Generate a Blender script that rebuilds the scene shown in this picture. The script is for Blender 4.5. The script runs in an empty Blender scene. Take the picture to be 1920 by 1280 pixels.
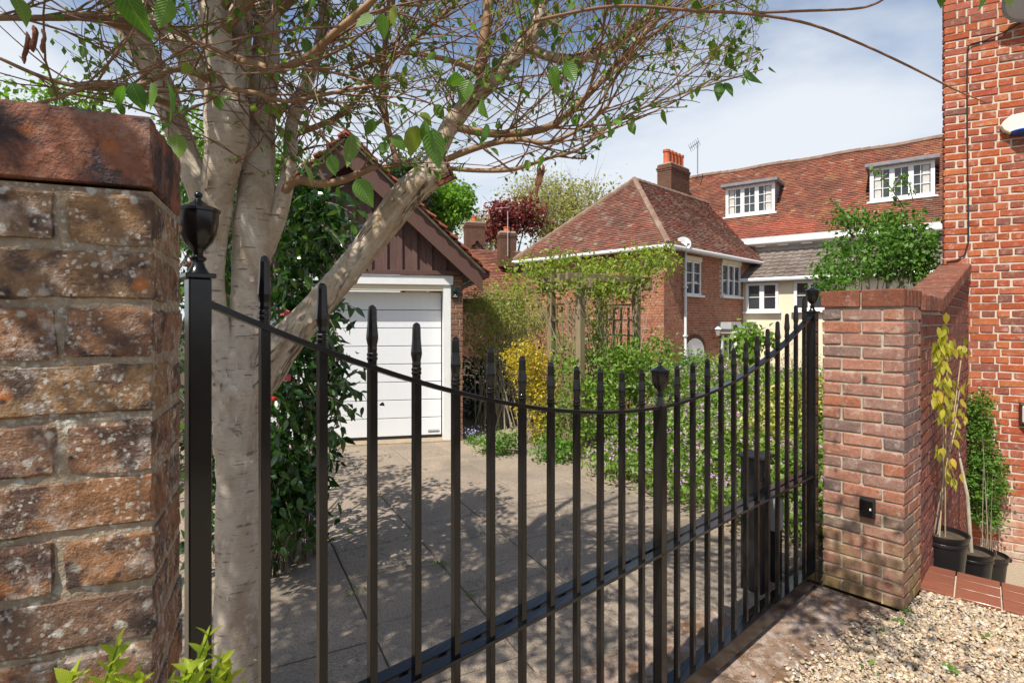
import bpy, math, random
import numpy as np
from mathutils import Vector, Matrix, Quaternion
R = math.radians
random.seed(7); np.random.seed(7); RNG = np.random.default_rng(7)
SC = bpy.context.scene; COL = SC.collection

# ------------------------------------------------------------------ camera, sky, sun, exposure
F, CX, HY, H = 1020.0, 960.0, 600.0, 1.65        # focal length and horizon of the photograph in its pixels, eye height
cam = bpy.data.cameras.new('camera'); camo = bpy.data.objects.new('camera', cam); COL.objects.link(camo)
camo.location = (0, 0, H); camo.rotation_euler = (R(90), 0, 0)
cam.sensor_width = 36; cam.lens = F * 36 / 1920; cam.shift_y = -(640 - HY) / 1920
cam.clip_start = 0.03; cam.clip_end = 2000
cam.dof.use_dof = True; cam.dof.focus_distance = 3.2; cam.dof.aperture_fstop = 16
SC.camera = camo

SUN_EL, SUN_H = R(54), Vector((-.58, -.815, 0)).normalized()
SUN = Vector((SUN_H.x * math.cos(SUN_EL), SUN_H.y * math.cos(SUN_EL), math.sin(SUN_EL)))
sl = bpy.data.lights.new('sun', 'SUN'); sl.energy = 4.6; sl.angle = R(0.53); sl.color = (1, .95, .86)
so = bpy.data.objects.new('sun', sl); COL.objects.link(so); so.location = (-6, -8, 14)
so.rotation_euler = (-SUN).to_track_quat('-Z', 'Y').to_euler()

W = bpy.data.worlds.new('World'); SC.world = W; W.use_nodes = True
nt = W.node_tree; nt.nodes.clear()
def wn(t, **k):
    n = nt.nodes.new(t)
    for a, b in k.items(): setattr(n, a, b)
    return n
sky = wn('ShaderNodeTexSky', sky_type='NISHITA', sun_disc=False, sun_elevation=SUN_EL, air_density=1.0, dust_density=1.0, ozone_density=1.8)
sky.sun_rotation = math.atan2(SUN.x, SUN.y)
tc = wn('ShaderNodeTexCoord'); mp = wn('ShaderNodeMapping'); mp.inputs['Scale'].default_value = (1, 1, 2.6); mp.inputs['Location'].default_value = (.35, .1, .42)
nz = wn('ShaderNodeTexNoise'); nz.inputs['Scale'].default_value = 1.5; nz.inputs['Detail'].default_value = 9; nz.inputs['Roughness'].default_value = .52; nz.inputs['Distortion'].default_value = .35
sx = wn('ShaderNodeSeparateXYZ')
lowc = wn('ShaderNodeMapRange'); lowc.inputs['From Min'].default_value = .62; lowc.inputs['From Max'].default_value = .12; lowc.inputs['To Min'].default_value = -.16; lowc.inputs['To Max'].default_value = .20
add = wn('ShaderNodeMath', operation='ADD')
rmp = wn('ShaderNodeMapRange', interpolation_type='SMOOTHSTEP'); rmp.inputs['From Min'].default_value = .34; rmp.inputs['From Max'].default_value = .66; rmp.inputs['To Max'].default_value = .92
mix = wn('ShaderNodeMix', data_type='RGBA'); mix.inputs['B'].default_value = (5.7, 6.0, 6.35, 1)
bg = wn('ShaderNodeBackground'); bg.inputs['Strength'].default_value = .115
out = wn('ShaderNodeOutputWorld'); L = nt.links.new
L(tc.outputs['Generated'], mp.inputs['Vector']); L(mp.outputs[0], nz.inputs['Vector']); L(tc.outputs['Generated'], sx.inputs[0])
L(sx.outputs['Z'], lowc.inputs['Value']); L(nz.outputs['Fac'], add.inputs[0]); L(lowc.outputs[0], add.inputs[1]); L(add.outputs[0], rmp.inputs['Value'])
L(rmp.outputs[0], mix.inputs['Factor']); L(sky.outputs[0], mix.inputs['A']); L(mix.outputs['Result'], bg.inputs['Color']); L(bg.outputs[0], out.inputs['Surface'])
vs = SC.view_settings; vs.view_transform = 'Standard'; vs.look = 'None'; vs.gamma = 1; vs.use_curve_mapping = False; vs.exposure = 0.42
SC.cycles.max_bounces = 5; SC.cycles.diffuse_bounces = 3; SC.cycles.glossy_bounces = 3; SC.cycles.transparent_max_bounces = 6

# ------------------------------------------------------------------ geometry helpers
V = Vector
def U(px, py, Y): return V(((px - CX) / F * Y, Y, H - (py - HY) / F * Y))
def G(px, py, z=0.0):
    Y = F * (H - z) / (py - HY); return V(((px - CX) / F * Y, Y, z))
def tcol(px, P, d):                               # distance along the line P + t d at which it crosses pixel column px
    r = (px - CX) / F; return (r * P.y - P.x) / (d.x - r * d.y)
def zat(py, Y): return H - (py - HY) / F * Y
def tag(o, label=None, cat=None, group=None, kind=None):
    if label: o['label'] = label
    if cat: o['category'] = cat
    if group: o['group'] = group
    if kind: o['kind'] = kind
    return o
def link(o, parent=None):
    COL.objects.link(o)
    if parent is not None:
        o.parent = parent; o.matrix_parent_inverse = PINV.get(parent.name, Matrix())
    return o
PINV = {}
def empty(name, loc, label, cat, group=None):
    o = bpy.data.objects.new(name, None); COL.objects.link(o); o.location = loc; o.empty_display_size = .1
    PINV[o.name] = Matrix.Translation(V(loc)).inverted()
    return tag(o, label, cat, group)
def mesh_arrays(name, verts, faces, smooth=False, rnd=None, uvs=None):
    """verts Nx3 float, faces MxK int (constant K)"""
    verts = np.asarray(verts, np.float32); faces = np.asarray(faces, np.int32)
    me = bpy.data.meshes.new(name); M, K = faces.shape
    me.vertices.add(len(verts)); me.vertices.foreach_set('co', verts.ravel())
    me.loops.add(M * K); me.loops.foreach_set('vertex_index', faces.ravel())
    me.polygons.add(M); me.polygons.foreach_set('loop_start', np.arange(0, M * K, K, dtype=np.int32))
    if smooth: me.polygons.foreach_set('use_smooth', np.ones(M, bool))
    if rnd is not None:
        a = me.attributes.new('rnd', 'FLOAT', 'FACE'); a.data.foreach_set('value', np.asarray(rnd, np.float32))
    me.update(); me.validate(); return me
class MB:
    def __init__(s): s.v = []; s.f = []; s.r = []
    def quadbox(s, c, ax, ay, az, sx, sy, sz, r=0.):
        c, ax, ay, az = V(c), V(ax), V(ay), V(az); b = len(s.v)
        for k in (-1, 1):
            for j in (-1, 1):
                for i in (-1, 1): s.v.append(c + ax * (i * sx / 2) + ay * (j * sy / 2) + az * (k * sz / 2))
        for q in ((0, 2, 3, 1), (4, 5, 7, 6), (0, 1, 5, 4), (2, 6, 7, 3), (0, 4, 6, 2), (1, 3, 7, 5)): s.f.append([b + i for i in q]); s.r.append(r)
        return s
    def box(s, x0, x1, y0, y1, z0, z1, r=0.):
        return s.quadbox(((x0 + x1) / 2, (y0 + y1) / 2, (z0 + z1) / 2), (1, 0, 0), (0, 1, 0), (0, 0, 1), x1 - x0, y1 - y0, z1 - z0, r)
    def beam(s, a, b, w, h, up=(0, 0, 1), r=0.):
        a, b = V(a), V(b); d = b - a; l = d.length; d.normalize(); x = d.cross(V(up)); x = x.normalized() if x.length > 1e-5 else V((1, 0, 0)); u = x.cross(d)
        return s.quadbox((a + b) / 2, x, d, u, w, l, h, r)
    def tube(s, pts, rad, seg=8, caps=True, r=0., jit=0.):
        pts = [V(p) for p in pts]; n = len(pts)
        if not hasattr(rad, '__len__'): rad = [rad] * n
        t0 = (pts[1] - pts[0]).normalized(); x = t0.orthogonal().normalized(); b = len(s.v)
        for i in range(n):
            t = (pts[min(i + 1, n - 1)] - pts[max(i - 1, 0)]).normalized()
            x = (x - t * x.dot(t)).normalized(); y = t.cross(x)
            for k in range(seg):
                a = 2 * math.pi * k / seg; q = rad[i] * (1 + random.uniform(-jit, jit))
                s.v.append(pts[i] + x * (math.cos(a) * q) + y * (math.sin(a) * q))
        for i in range(n - 1):
            for k in range(seg):
                k2 = (k + 1) % seg; s.f.append([b + i * seg + k, b + i * seg + k2, b + (i + 1) * seg + k2, b + (i + 1) * seg + k]); s.r.append(r)
        if caps:
            s.f.append([b + k for k in range(seg)][::-1]); s.f.append([b + (n - 1) * seg + k for k in range(seg)]); s.r += [r, r]
        return s
    def lathe(s, base, prof, seg=12, r=0., rot=0.):
        base = V(base); b = len(s.v)
        for (q, z) in prof:
            for k in range(seg):
                a = 2 * math.pi * k / seg + rot; s.v.append(base + V((math.cos(a) * q, math.sin(a) * q, z)))
        n = len(prof)
        for i in range(n - 1):
            for k in range(seg):
                k2 = (k + 1) % seg; s.f.append([b + i * seg + k, b + i * seg + k2, b + (i + 1) * seg + k2, b + (i + 1) * seg + k]); s.r.append(r)
        s.f.append([b + k for k in range(seg)][::-1]); s.f.append([b + (n - 1) * seg + k for k in range(seg)]); s.r += [r, r]
        return s
    def prism(s, poly, ext, r=0.):                 # polygon of 3-D points pushed along ext
        poly = [V(p) for p in poly]; ext = V(ext); n = len(poly); b = len(s.v)
        nrm = sum(((poly[i] - poly[0]).cross(poly[(i + 1) % n] - poly[0]) for i in range(n)), V())
        if nrm.dot(ext) > 0: poly = poly[::-1]
        s.v += poly + [p + ext for p in poly]; s.f.append(list(range(b, b + n))); s.f.append(list(range(b + n, b + 2 * n))[::-1]); s.r += [r, r]
        for i in range(n):
            j = (i + 1) % n; s.f.append([b + j, b + i, b + n + i, b + n + j]); s.r.append(r)
        return s
    def mesh(s, name, smooth=False, bevel=0):
        me = bpy.data.meshes.new(name); me.from_pydata([tuple(p) for p in s.v], [], s.f)
        a = me.attributes.new('rnd', 'FLOAT', 'FACE'); a.data.foreach_set('value', np.asarray(s.r, np.float32))
        if smooth: me.polygons.foreach_set('use_smooth', np.ones(len(s.f), bool))
        me.update(); return me
    def build(s, name, mat, parent=None, smooth=False, bevel=0, angle=None, kind=None):
        me = s.mesh(name, smooth); me.materials.append(mat); o = bpy.data.objects.new(name, me); link(o, parent)
        if smooth and angle is None: angle = 35
        if smooth: me.set_sharp_from_angle(angle=R(angle))
        if bevel:
            m = o.modifiers.new('bevel', 'BEVEL'); m.width = bevel; m.segments = 2; m.limit_method = 'ANGLE'; m.angle_limit = R(40)
        if kind: o['kind'] = kind
        return o

# ------------------------------------------------------------------ materials
class MT:
    def __init__(s, name, rough=.7, spec=.4):
        s.m = bpy.data.materials.new(name); s.m.use_nodes = True; s.t = s.m.node_tree; s.b = s.t.nodes['Principled BSDF']; s.o = s.t.nodes['Material Output']
        s.b.inputs['Roughness'].default_value = rough; s.b.inputs['Specular IOR Level'].default_value = spec
        s.pos = s.n('ShaderNodeNewGeometry').outputs['Position']
    def n(s, t, **k):
        x = s.t.nodes.new(t)
        for a, b in k.items(): setattr(x, a, b)
        return x
    def l(s, a, b): s.t.links.new(a, b)
    def scaled(s, sc):
        m = s.n('ShaderNodeMapping'); m.inputs['Scale'].default_value = sc; s.l(s.pos, m.inputs['Vector']); return m.outputs[0]
    def noise(s, scale, detail=4, rough=.55, vec=None, dist=0):
        x = s.n('ShaderNodeTexNoise'); x.inputs['Scale'].default_value = scale; x.inputs['Detail'].default_value = detail; x.inputs['Roughness'].default_value = rough; x.inputs['Distortion'].default_value = dist
        s.l(vec if vec is not None else s.pos, x.inputs['Vector']); return x.outputs['Fac']
    def voro(s, scale, feature='F1', vec=None, out='Distance'):
        x = s.n('ShaderNodeTexVoronoi', feature=feature); x.inputs['Scale'].default_value = scale; s.l(vec if vec is not None else s.pos, x.inputs['Vector']); return x.outputs[out]
    def rng(s, val, a, b, c=0., d=1.):
        x = s.n('ShaderNodeMapRange'); x.inputs['From Min'].default_value = a; x.inputs['From Max'].default_value = b; x.inputs['To Min'].default_value = c; x.inputs['To Max'].default_value = d; s.l(val, x.inputs['Value']); return x.outputs[0]
    def math(s, op, a, b=None):
        x = s.n('ShaderNodeMath', operation=op)
        for i, q in enumerate((a, b)):
            if q is None: continue
            if isinstance(q, (int, float)): x.inputs[i].default_value = q
            else: s.l(q, x.inputs[i])
        return x.outputs[0]
    def ramp(s, val, stops, const=False):
        x = s.n('ShaderNodeValToRGB'); e = x.color_ramp.elements
        if const: x.color_ramp.interpolation = 'CONSTANT'
        while len(e) < len(stops): e.new(.5)
        for i, (p, c) in enumerate(stops): e[i].position = p; e[i].color = (*c, 1)
        s.l(val, x.inputs['Fac']); return x.outputs['Color']
    def mix(s, f, a, b, mode='MIX'):
        x = s.n('ShaderNodeMix', data_type='RGBA', blend_type=mode)
        for q, k in ((f, 'Factor'), (a, 'A'), (b, 'B')):
            if isinstance(q, (int, float)): x.inputs[k].default_value = q
            elif isinstance(q, tuple): x.inputs[k].default_value = (*q, 1)
            else: s.l(q, x.inputs[k])
        return x.outputs['Result']
    def attr(s): return s.n('ShaderNodeAttribute', attribute_name='rnd').outputs['Fac']
    def orand(s): return s.n('ShaderNodeObjectInfo').outputs['Random']
    def col(s, c):
        if isinstance(c, tuple): s.b.inputs['Base Color'].default_value = (*c, 1)
        else: s.l(c, s.b.inputs['Base Color'])
        return s
    def bump(s, h, strength=.4, dist=.01):
        x = s.n('ShaderNodeBump'); x.inputs['Strength'].default_value = strength; x.inputs['Distance'].default_value = dist; s.l(h, x.inputs['Height']); s.l(x.outputs[0], s.b.inputs['Normal']); return s
    def sepz(s):
        x = s.n('ShaderNodeSeparateXYZ'); s.l(s.pos, x.inputs[0]); return x.outputs['Z']

def brick_mat(name, stops, dark=.35, lichen=0., pits=0., stain=None, blotch=9, bumpd=.004, attr=False, paleface=0., darkcol=(.05, .035, .03), dk=(.42, .68)):
    m = MT(name, .88, .25); r = m.attr() if attr else m.orand()
    c = m.ramp(r, stops)
    n1 = m.noise(blotch, 5, .6, dist=.4); n2 = m.noise(70, 4, .65); n3 = m.noise(28, 5, .6, m.scaled((1, 1, 1.6)))
    c = m.mix(m.rng(n1, dk[0], dk[1], 0, dark), c, darkcol)
    c = m.mix(m.rng(n3, .3, .75, 0, .45), c, m.mix(.5, c, (.42, .17, .07)))
    c = m.mix(m.rng(n2, .3, .7), m.mix(1., c, (.62, .6, .6), 'MULTIPLY'), c)
    if paleface:
        c = m.mix(m.rng(m.noise(16, 6, .7), .54, .66, 0, paleface), c, (.58, .5, .43))
    if pits:
        v = m.voro(11); c = m.mix(m.rng(v, .05, .14, pits, 0), c, (.5, .17, .05)); c = m.mix(m.rng(m.voro(31), .06, .13, pits, 0), c, (.035, .035, .045))
    if lichen:
        big = m.noise(6, 4, .65); warp = m.n('ShaderNodeVectorMath', operation='ADD'); wn_ = m.n('ShaderNodeTexNoise'); wn_.inputs['Scale'].default_value = 90; wn_.inputs['Detail'].default_value = 3; m.l(m.pos, wn_.inputs['Vector'])
        wsc = m.n('ShaderNodeVectorMath', operation='SCALE'); wsc.inputs['Scale'].default_value = .012; m.l(wn_.outputs['Color'], wsc.inputs[0]); m.l(m.pos, warp.inputs[0]); m.l(wsc.outputs[0], warp.inputs[1]); wv = warp.outputs[0]
        sp = m.math('MULTIPLY', m.rng(m.voro(120, vec=wv), .24, .36, 1, 0), m.rng(m.noise(17, 5, .7), .44, .56))
        sp2 = m.math('MULTIPLY', m.rng(m.voro(44, vec=wv), .20, .32, 1, 0), m.rng(m.noise(9, 3), .47, .57))
        sp3 = m.math('MULTIPLY', m.rng(m.noise(95, 6, .75), .55, .64), m.rng(big, .46, .58))
        c = m.mix(m.math('MULTIPLY', m.math('MAXIMUM', m.math('MAXIMUM', sp, sp3), sp2), lichen), c, m.mix(m.noise(30, 2), (.48, .46, .40), (.60, .58, .50)))
    if stain:
        z0, z1, sc = stain; f = m.math('MULTIPLY', m.rng(m.sepz(), z1, z0), m.rng(m.noise(8, 5, .6), .32, .58)); c = m.mix(f, c, sc)
    m.col(c); hh = m.math('ADD', m.math('ADD', m.math('MULTIPLY', n2, .6), m.math('MULTIPLY', n3, .8)), m.math('MULTIPLY', m.noise(260, 3, .7), .35)); m.bump(hh, .8, bumpd)
    return m.m
def noisy(name, c1, c2, scale=8, rough=.8, detail=5, bump=.0, bscale=60, spec=.35, dist=.004, vec=None):
    m = MT(name, rough, spec); v = m.scaled(vec) if vec else None
    m.col(m.mix(m.rng(m.noise(scale, detail, .6, v), .32, .68), c1, c2))
    if bump: m.bump(m.noise(bscale, 4, .6, v), bump, dist)
    return m.m
def plain(name, c, rough=.5, spec=.4, metal=0., coat=0.):
    m = MT(name, rough, spec); n = m.noise(9, 4); m.col(m.mix(m.rng(n, .3, .7, 0, .25), c, tuple(x * .72 for x in c))); m.b.inputs['Metallic'].default_value = metal; m.b.inputs['Coat Weight'].default_value = coat; return m.m
def leaf_mat(name, stops, rough=.45, trans=.35, attr=True, spec=.4, tcol=None):
    m = MT(name, rough, spec); r = m.attr() if attr else m.orand(); c = m.ramp(r, stops)
    c = m.mix(1., c, (1.3, 1.25, 1.2), 'MULTIPLY'); c = m.mix(m.rng(m.noise(40, 2), .3, .7, 0, .25), c, m.mix(.6, c, (.02, .04, .01)))
    if not attr:
        tcn = m.n('ShaderNodeTexCoord').outputs['Object']; sp_ = m.n('ShaderNodeSeparateXYZ'); m.l(tcn, sp_.inputs[0]); ax_ = m.math('ABSOLUTE', sp_.outputs['X'])
        ve = m.math('SINE', m.math('MULTIPLY', m.math('SUBTRACT', sp_.outputs['Y'], m.math('MULTIPLY', ax_, .9)), 62.))
        c = m.mix(m.math('MAXIMUM', m.rng(ve, .55, 1., 0, .22), m.rng(ax_, .008, .022, .4, 0)), c, m.mix(.5, c, (.40, .48, .20))); m.bump(ve, .35, .0012)
    m.col(c); tr = m.n('ShaderNodeBsdfTranslucent'); m.l(m.mix(1., c, tcol or (1.5, 1.7, .7), 'MULTIPLY'), tr.inputs['Color'])
    mx = m.n('ShaderNodeMixShader'); mx.inputs[0].default_value = trans; m.l(m.b.outputs[0], mx.inputs[1]); m.l(tr.outputs[0], mx.inputs[2]); m.l(mx.outputs[0], m.o.inputs['Surface']); return m.m

RED = [(0, (.36, .075, .03)), (.2, (.50, .115, .04)), (.4, (.42, .085, .045)), (.6, (.55, .175, .065)), (.78, (.47, .13, .085)), (.9, (.33, .09, .055)), (1, (.24, .095, .07))]
m_brick_house = brick_mat('red_house_brick', RED, .22, 0, 0, (-1.0, .35, (.50, .42, .33)), paleface=.35, blotch=12)
m_brick_house_s = brick_mat('red_house_brick_far', RED, .22, 0, 0, attr=True, paleface=.25)
m_brick_pillar = brick_mat('pillar_brick', [(0, (.40, .155, .09)), (.25, (.45, .225, .16)), (.5, (.39, .20, .155)), (.7, (.30, .19, .155)), (.85, (.19, .15, .145)), (1, (.42, .15, .08))], .28, .08, 0, (-.1, .62, (.27, .19, .07)), paleface=.42)
m_brick_cap = brick_mat('cap_brick', [(0, (.20, .065, .04)), (.5, (.26, .085, .05)), (1, (.17, .065, .045))], .5, .06, 0, paleface=.22)
m_brick_garden = brick_mat('garden_wall_brick', [(0, (.30, .09, .06)), (.4, (.26, .10, .08)), (.7, (.2, .09, .08)), (1, (.34, .10, .06))], .3, 0, 0, paleface=.15)
m_brick_old = brick_mat('lichened_old_brick', [(0, (.31, .165, .09)), (.25, (.21, .14, .10)), (.5, (.35, .17, .075)), (.75, (.18, .135, .105)), (1, (.37, .22, .10))], .85, .68, .85, blotch=19, bumpd=.010, paleface=.5, dk=(.48, .60), darkcol=(.05, .045, .048))
m_brick_coping = brick_mat('old_coping_brick', [(0, (.31, .125, .075)), (1, (.26, .13, .095))], .97, .10, .5, blotch=15, bumpd=.014, paleface=.2, darkcol=(.045, .042, .05), dk=(.45, .57))
m_brick_garage = brick_mat('garage_brick', [(0, (.27, .14, .085)), (.5, (.22, .125, .085)), (1, (.30, .17, .11))], .3, 0, 0)
m_brick_wing = brick_mat('wing_brick', [(0, (.42, .16, .085)), (.35, (.54, .22, .12)), (.6, (.48, .185, .105)), (.8, (.30, .13, .09)), (1, (.60, .30, .20))], .15, 0, 0, attr=True, paleface=.65, blotch=3)
m_brick_chim = brick_mat('chimney_brick', [(0, (.14, .075, .05)), (.5, (.18, .09, .06)), (1, (.12, .075, .055))], .4, 0, 0, attr=True, blotch=3)
m_mortar = noisy('pale_mortar', (.62, .53, .42), (.48, .40, .31), 22, .95, bump=.5, bscale=150)
m_mortar_g = noisy('grey_mortar', (.47, .41, .32), (.36, .31, .24), 22, .95, bump=.5, bscale=150)
m_mortar_old = brick_mat('old_mortar', [(0, (.38, .32, .22)), (1, (.42, .35, .25))], .35, .9, 0, bumpd=.010)
m_mortar_far = noisy('wing_mortar', (.60, .46, .36), (.50, .38, .29), 4, .95)
def black_paint():
    m = MT('black_gloss_paint', .3, .36); m.b.inputs['Coat Weight'].default_value = .15; m.b.inputs['Coat Roughness'].default_value = .08
    n = m.noise(6, 5, .6); m.col(m.mix(m.rng(n, .4, .7, 0, .6), (.006, .0055, .0055), (.012, .0105, .0095)))
    m.l(m.rng(m.noise(14, 3), .3, .7, .14, .24), m.b.inputs['Roughness'])
    dirt = m.rng(m.math('ADD', m.voro(60), m.rng(n, 0, 1, -.05, .05)), .03, .06, .5, 0)
    return m.m
m_black = black_paint()
m_blackmat = plain('black_plastic', (.016, .016, .017), .5)
m_potmat = plain('pot_plastic', (.014, .013, .013), .32, .5)
m_white = plain('white_paint', (.78, .78, .76), .4)
m_upvc = plain('white_plastic', (.80, .80, .79), .3)
m_cream = noisy('cream_render', (.78, .68, .50), (.72, .62, .45), 3, .9, bump=.15, bscale=90)
m_lead = noisy('lead_sheet', (.17, .17, .185), (.24, .24, .26), 5, .55)
m_leadlight = noisy('pale_lead', (.36, .36, .37), (.46, .46, .46), 5, .6)
m_terracotta = noisy('terracotta', (.55, .14, .06), (.42, .10, .045), 8, .8)
m_brown = None
def stained_wood(name, c1, c2):
    m = MT(name, .62, .3); g = m.noise(14, 6, .6, m.scaled((6, 6, .5))); k = m.noise(3, 3)
    c = m.mix(m.rng(g, .3, .7), c1, c2); c = m.mix(m.rng(m.orand(), 0, 1, 0, .3), c, tuple(x * .6 for x in c1)); m.col(c); m.bump(g, .3, .003); return m.m
m_brown = stained_wood('dark_stained_board', (.105, .055, .045), (.165, .092, .078))
m_barge = stained_wood('bargeboard_brown', (.105, .052, .040), (.135, .072, .056))
m_timber = stained_wood('weathered_timber', (.20, .15, .085), (.29, .23, .14))
m_cane = noisy('cane', (.50, .38, .22), (.34, .24, .13), 20, .7)
def glass():
    m = MT('window_glass', .04, .8); m.col(m.mix(m.rng(m.noise(1.3, 2), .4, .6), (.03, .035, .045), (.05, .055, .06))); return m.m
m_glass = glass()
m_curtain = noisy('curtain', (.62, .60, .54), (.5, .49, .46), 8, .9)
def tile_mat(name, stops, lich, lc):
    m = MT(name, .85, .25); c = m.ramp(m.attr(), stops)
    c = m.mix(m.rng(m.noise(.7, 4, .6), .45, .68, 0, .55), c, (.085, .055, .042)); c = m.mix(m.math('MULTIPLY', m.rng(m.noise(2.1, 5, .65), .52, .68), lich), c, lc)
    c = m.mix(m.rng(m.noise(26, 4), .3, .7, 0, .4), c, m.mix(.5, c, (.05, .035, .03))); m.col(c); m.bump(m.noise(40, 3), .3, .01); return m.m
m_tile_wing = tile_mat('old_clay_tiles', [(0, (.15, .06, .042)), (.25, (.28, .10, .065)), (.5, (.19, .085, .065)), (.8, (.34, .13, .085)), (.93, (.12, .07, .055)), (1, (.40, .30, .22))], .55, (.36, .29, .22))
m_tile_main = tile_mat('orange_clay_tiles', [(0, (.17, .06, .04)), (.3, (.29, .095, .055)), (.55, (.21, .08, .055)), (.85, (.36, .12, .07)), (.95, (.14, .065, .05)), (1, (.40, .27, .18))], .6, (.38, .21, .09))
m_tile_new = tile_mat('new_clay_tiles', [(0, (.32, .09, .055)), (.5, (.39, .115, .07)), (1, (.25, .075, .05))], .0, (.3, .2, .1))
m_tile_grg = tile_mat('garage_tiles', [(0, (.36, .10, .055)), (.5, (.44, .13, .07)), (1, (.30, .085, .05))], .2, (.3, .26, .2))
m_tile_conc = tile_mat('grey_concrete_tiles', [(0, (.20, .165, .14)), (.5, (.25, .205, .17)), (1, (.17, .145, .125))], .2, (.3, .27, .2))
m_ridge = noisy('ridge_tile', (.19, .10, .07), (.28, .20, .145), 3, .9)
m_under = noisy('roof_underlay', (.09, .055, .04), (.06, .04, .03), 3, .9)
def slab_mat():
    m = MT('worn_paving_slab', .9, .25); n = m.noise(3.2, 5, .6); f = m.noise(120, 3, .7)
    c = m.mix(m.rng(n, .3, .7), (.46, .36, .265), (.36, .285, .215)); c = m.mix(m.rng(m.orand(), 0, 1, 0, .22), c, (.17, .15, .135))
    c = m.mix(m.rng(f, .36, .60, .62, 0), c, (.09, .075, .06)); c = m.mix(m.rng(m.noise(42, 4, .7), .52, .68, 0, .55), c, (.13, .11, .09)); c = m.mix(m.rng(m.voro(60), .06, .13, .7, 0), c, (.60, .52, .43)); c = m.mix(m.rng(m.math('ABSOLUTE', m.math('SUBTRACT', m.noise(1.3, 5, .6, dist=.6), .5)), 0, .006, .55, 0), c, (.06, .05, .04))
    c = m.mix(m.rng(m.noise(1.1, 4), .5, .62, 0, .35), c, (.12, .11, .095)); m.col(c); m.bump(f, .35, .003); return m.m
m_slab = slab_mat()
m_joint = noisy('slab_joint_soil', (.05, .044, .032), (.09, .078, .05), 9, .95)
def apron_mat():
    m = MT('mossy_pink_concrete', .92, .25); n = m.noise(5, 6, .68, dist=.6); f = m.noise(180, 3, .7)
    c = m.mix(m.rng(n, .38, .60), (.48, .35, .275), (.22, .125, .065)); c = m.mix(m.rng(m.noise(13, 6, .75), .50, .60, 0, .85), c, (.56, .46, .39)); c = m.mix(m.rng(m.noise(38, 5, .75), .54, .64, 0, .6), c, (.12, .065, .035)); c = m.mix(m.rng(f, .4, .65, .5, 0), c, (.07, .05, .035)); c = m.mix(m.rng(m.voro(120), .08, .2, .5, 0), c, (.5, .42, .36)); m.col(c); m.bump(f, .7, .006); return m.m
m_apron = apron_mat()
m_soil = noisy('soil', (.06, .045, .03), (.10, .075, .05), 12, .95, bump=.6, bscale=40, dist=.02)
m_lawn = noisy('rough_grass_ground', (.06, .09, .025), (.10, .10, .05), 3, .95, bump=.6, bscale=40, dist=.03)
m_sandy = noisy('pale_gravel_ground', (.44, .36, .26), (.34, .27, .19), 40, .95, bump=.8, bscale=120, dist=.01)
def stone_mat():
    m = MT('flint_gravel', .75, .3); c = m.ramp(m.attr(), [(0, (.54, .41, .25)), (.18, (.64, .54, .39)), (.36, (.34, .24, .14)), (.5, (.58, .46, .30)), (.64, (.30, .27, .25)), (.78, (.68, .60, .47)), (.9, (.36, .18, .09)), (1, (.45, .38, .29))]); m.col(m.mix(m.rng(m.noise(90, 3), .3, .7, 0, .4), c, m.mix(.5, c, (.2, .14, .09)))); return m.m
m_stone = stone_mat()
def quarry():
    m = MT('quarry_tile', .32, .5); c = m.mix(m.orand(), (.21, .075, .045), (.27, .095, .055)); m.col(m.mix(m.rng(m.noise(30, 4), .3, .7, 0, .35), c, (.15, .06, .04))); m.l(m.rng(m.noise(12, 4), .3, .7, .26, .5), m.b.inputs['Roughness']); return m.m
m_quarry = quarry()
def bark_birch():
    m = MT('birch_bark', .8, .25)
    pat = m.noise(5, 5, .62, m.scaled((1, 1, .5)), dist=.5); c = m.ramp(pat, [(.28, (.28, .20, .13)), (.38, (.48, .385, .285)), (.50, (.60, .515, .42)), (.62, (.40, .31, .22)), (.76, (.62, .56, .49))])
    dash = m.noise(8, 2, .5, m.scaled((1.3, 1.3, 11))); brk = m.noise(21, 3, .6); c = m.mix(m.math('MULTIPLY', m.rng(dash, .60, .66, 0, .75), m.rng(brk, .45, .55)), c, (.15, .095, .065))
    fine = m.noise(26, 4, .65, m.scaled((1, 1, 5))); c = m.mix(m.rng(fine, .52, .72, 0, .4), c, (.24, .165, .115))
    scar = m.rng(m.noise(4.2, 5, .7, m.scaled((1, 1, .9)), dist=.6), .64, .70); c = m.mix(scar, c, (.075, .05, .035))
    c = m.mix(m.rng(m.noise(9, 5, .7), .58, .68, 0, .7), c, (.66, .61, .56)); m.col(c)
    m.bump(m.math('ADD', m.math('MULTIPLY', fine, -.4), m.math('ADD', pat, m.math('MULTIPLY', m.noise(45, 4, .7), .4))), .5, .012); return m.m
m_birch = bark_birch()
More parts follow.
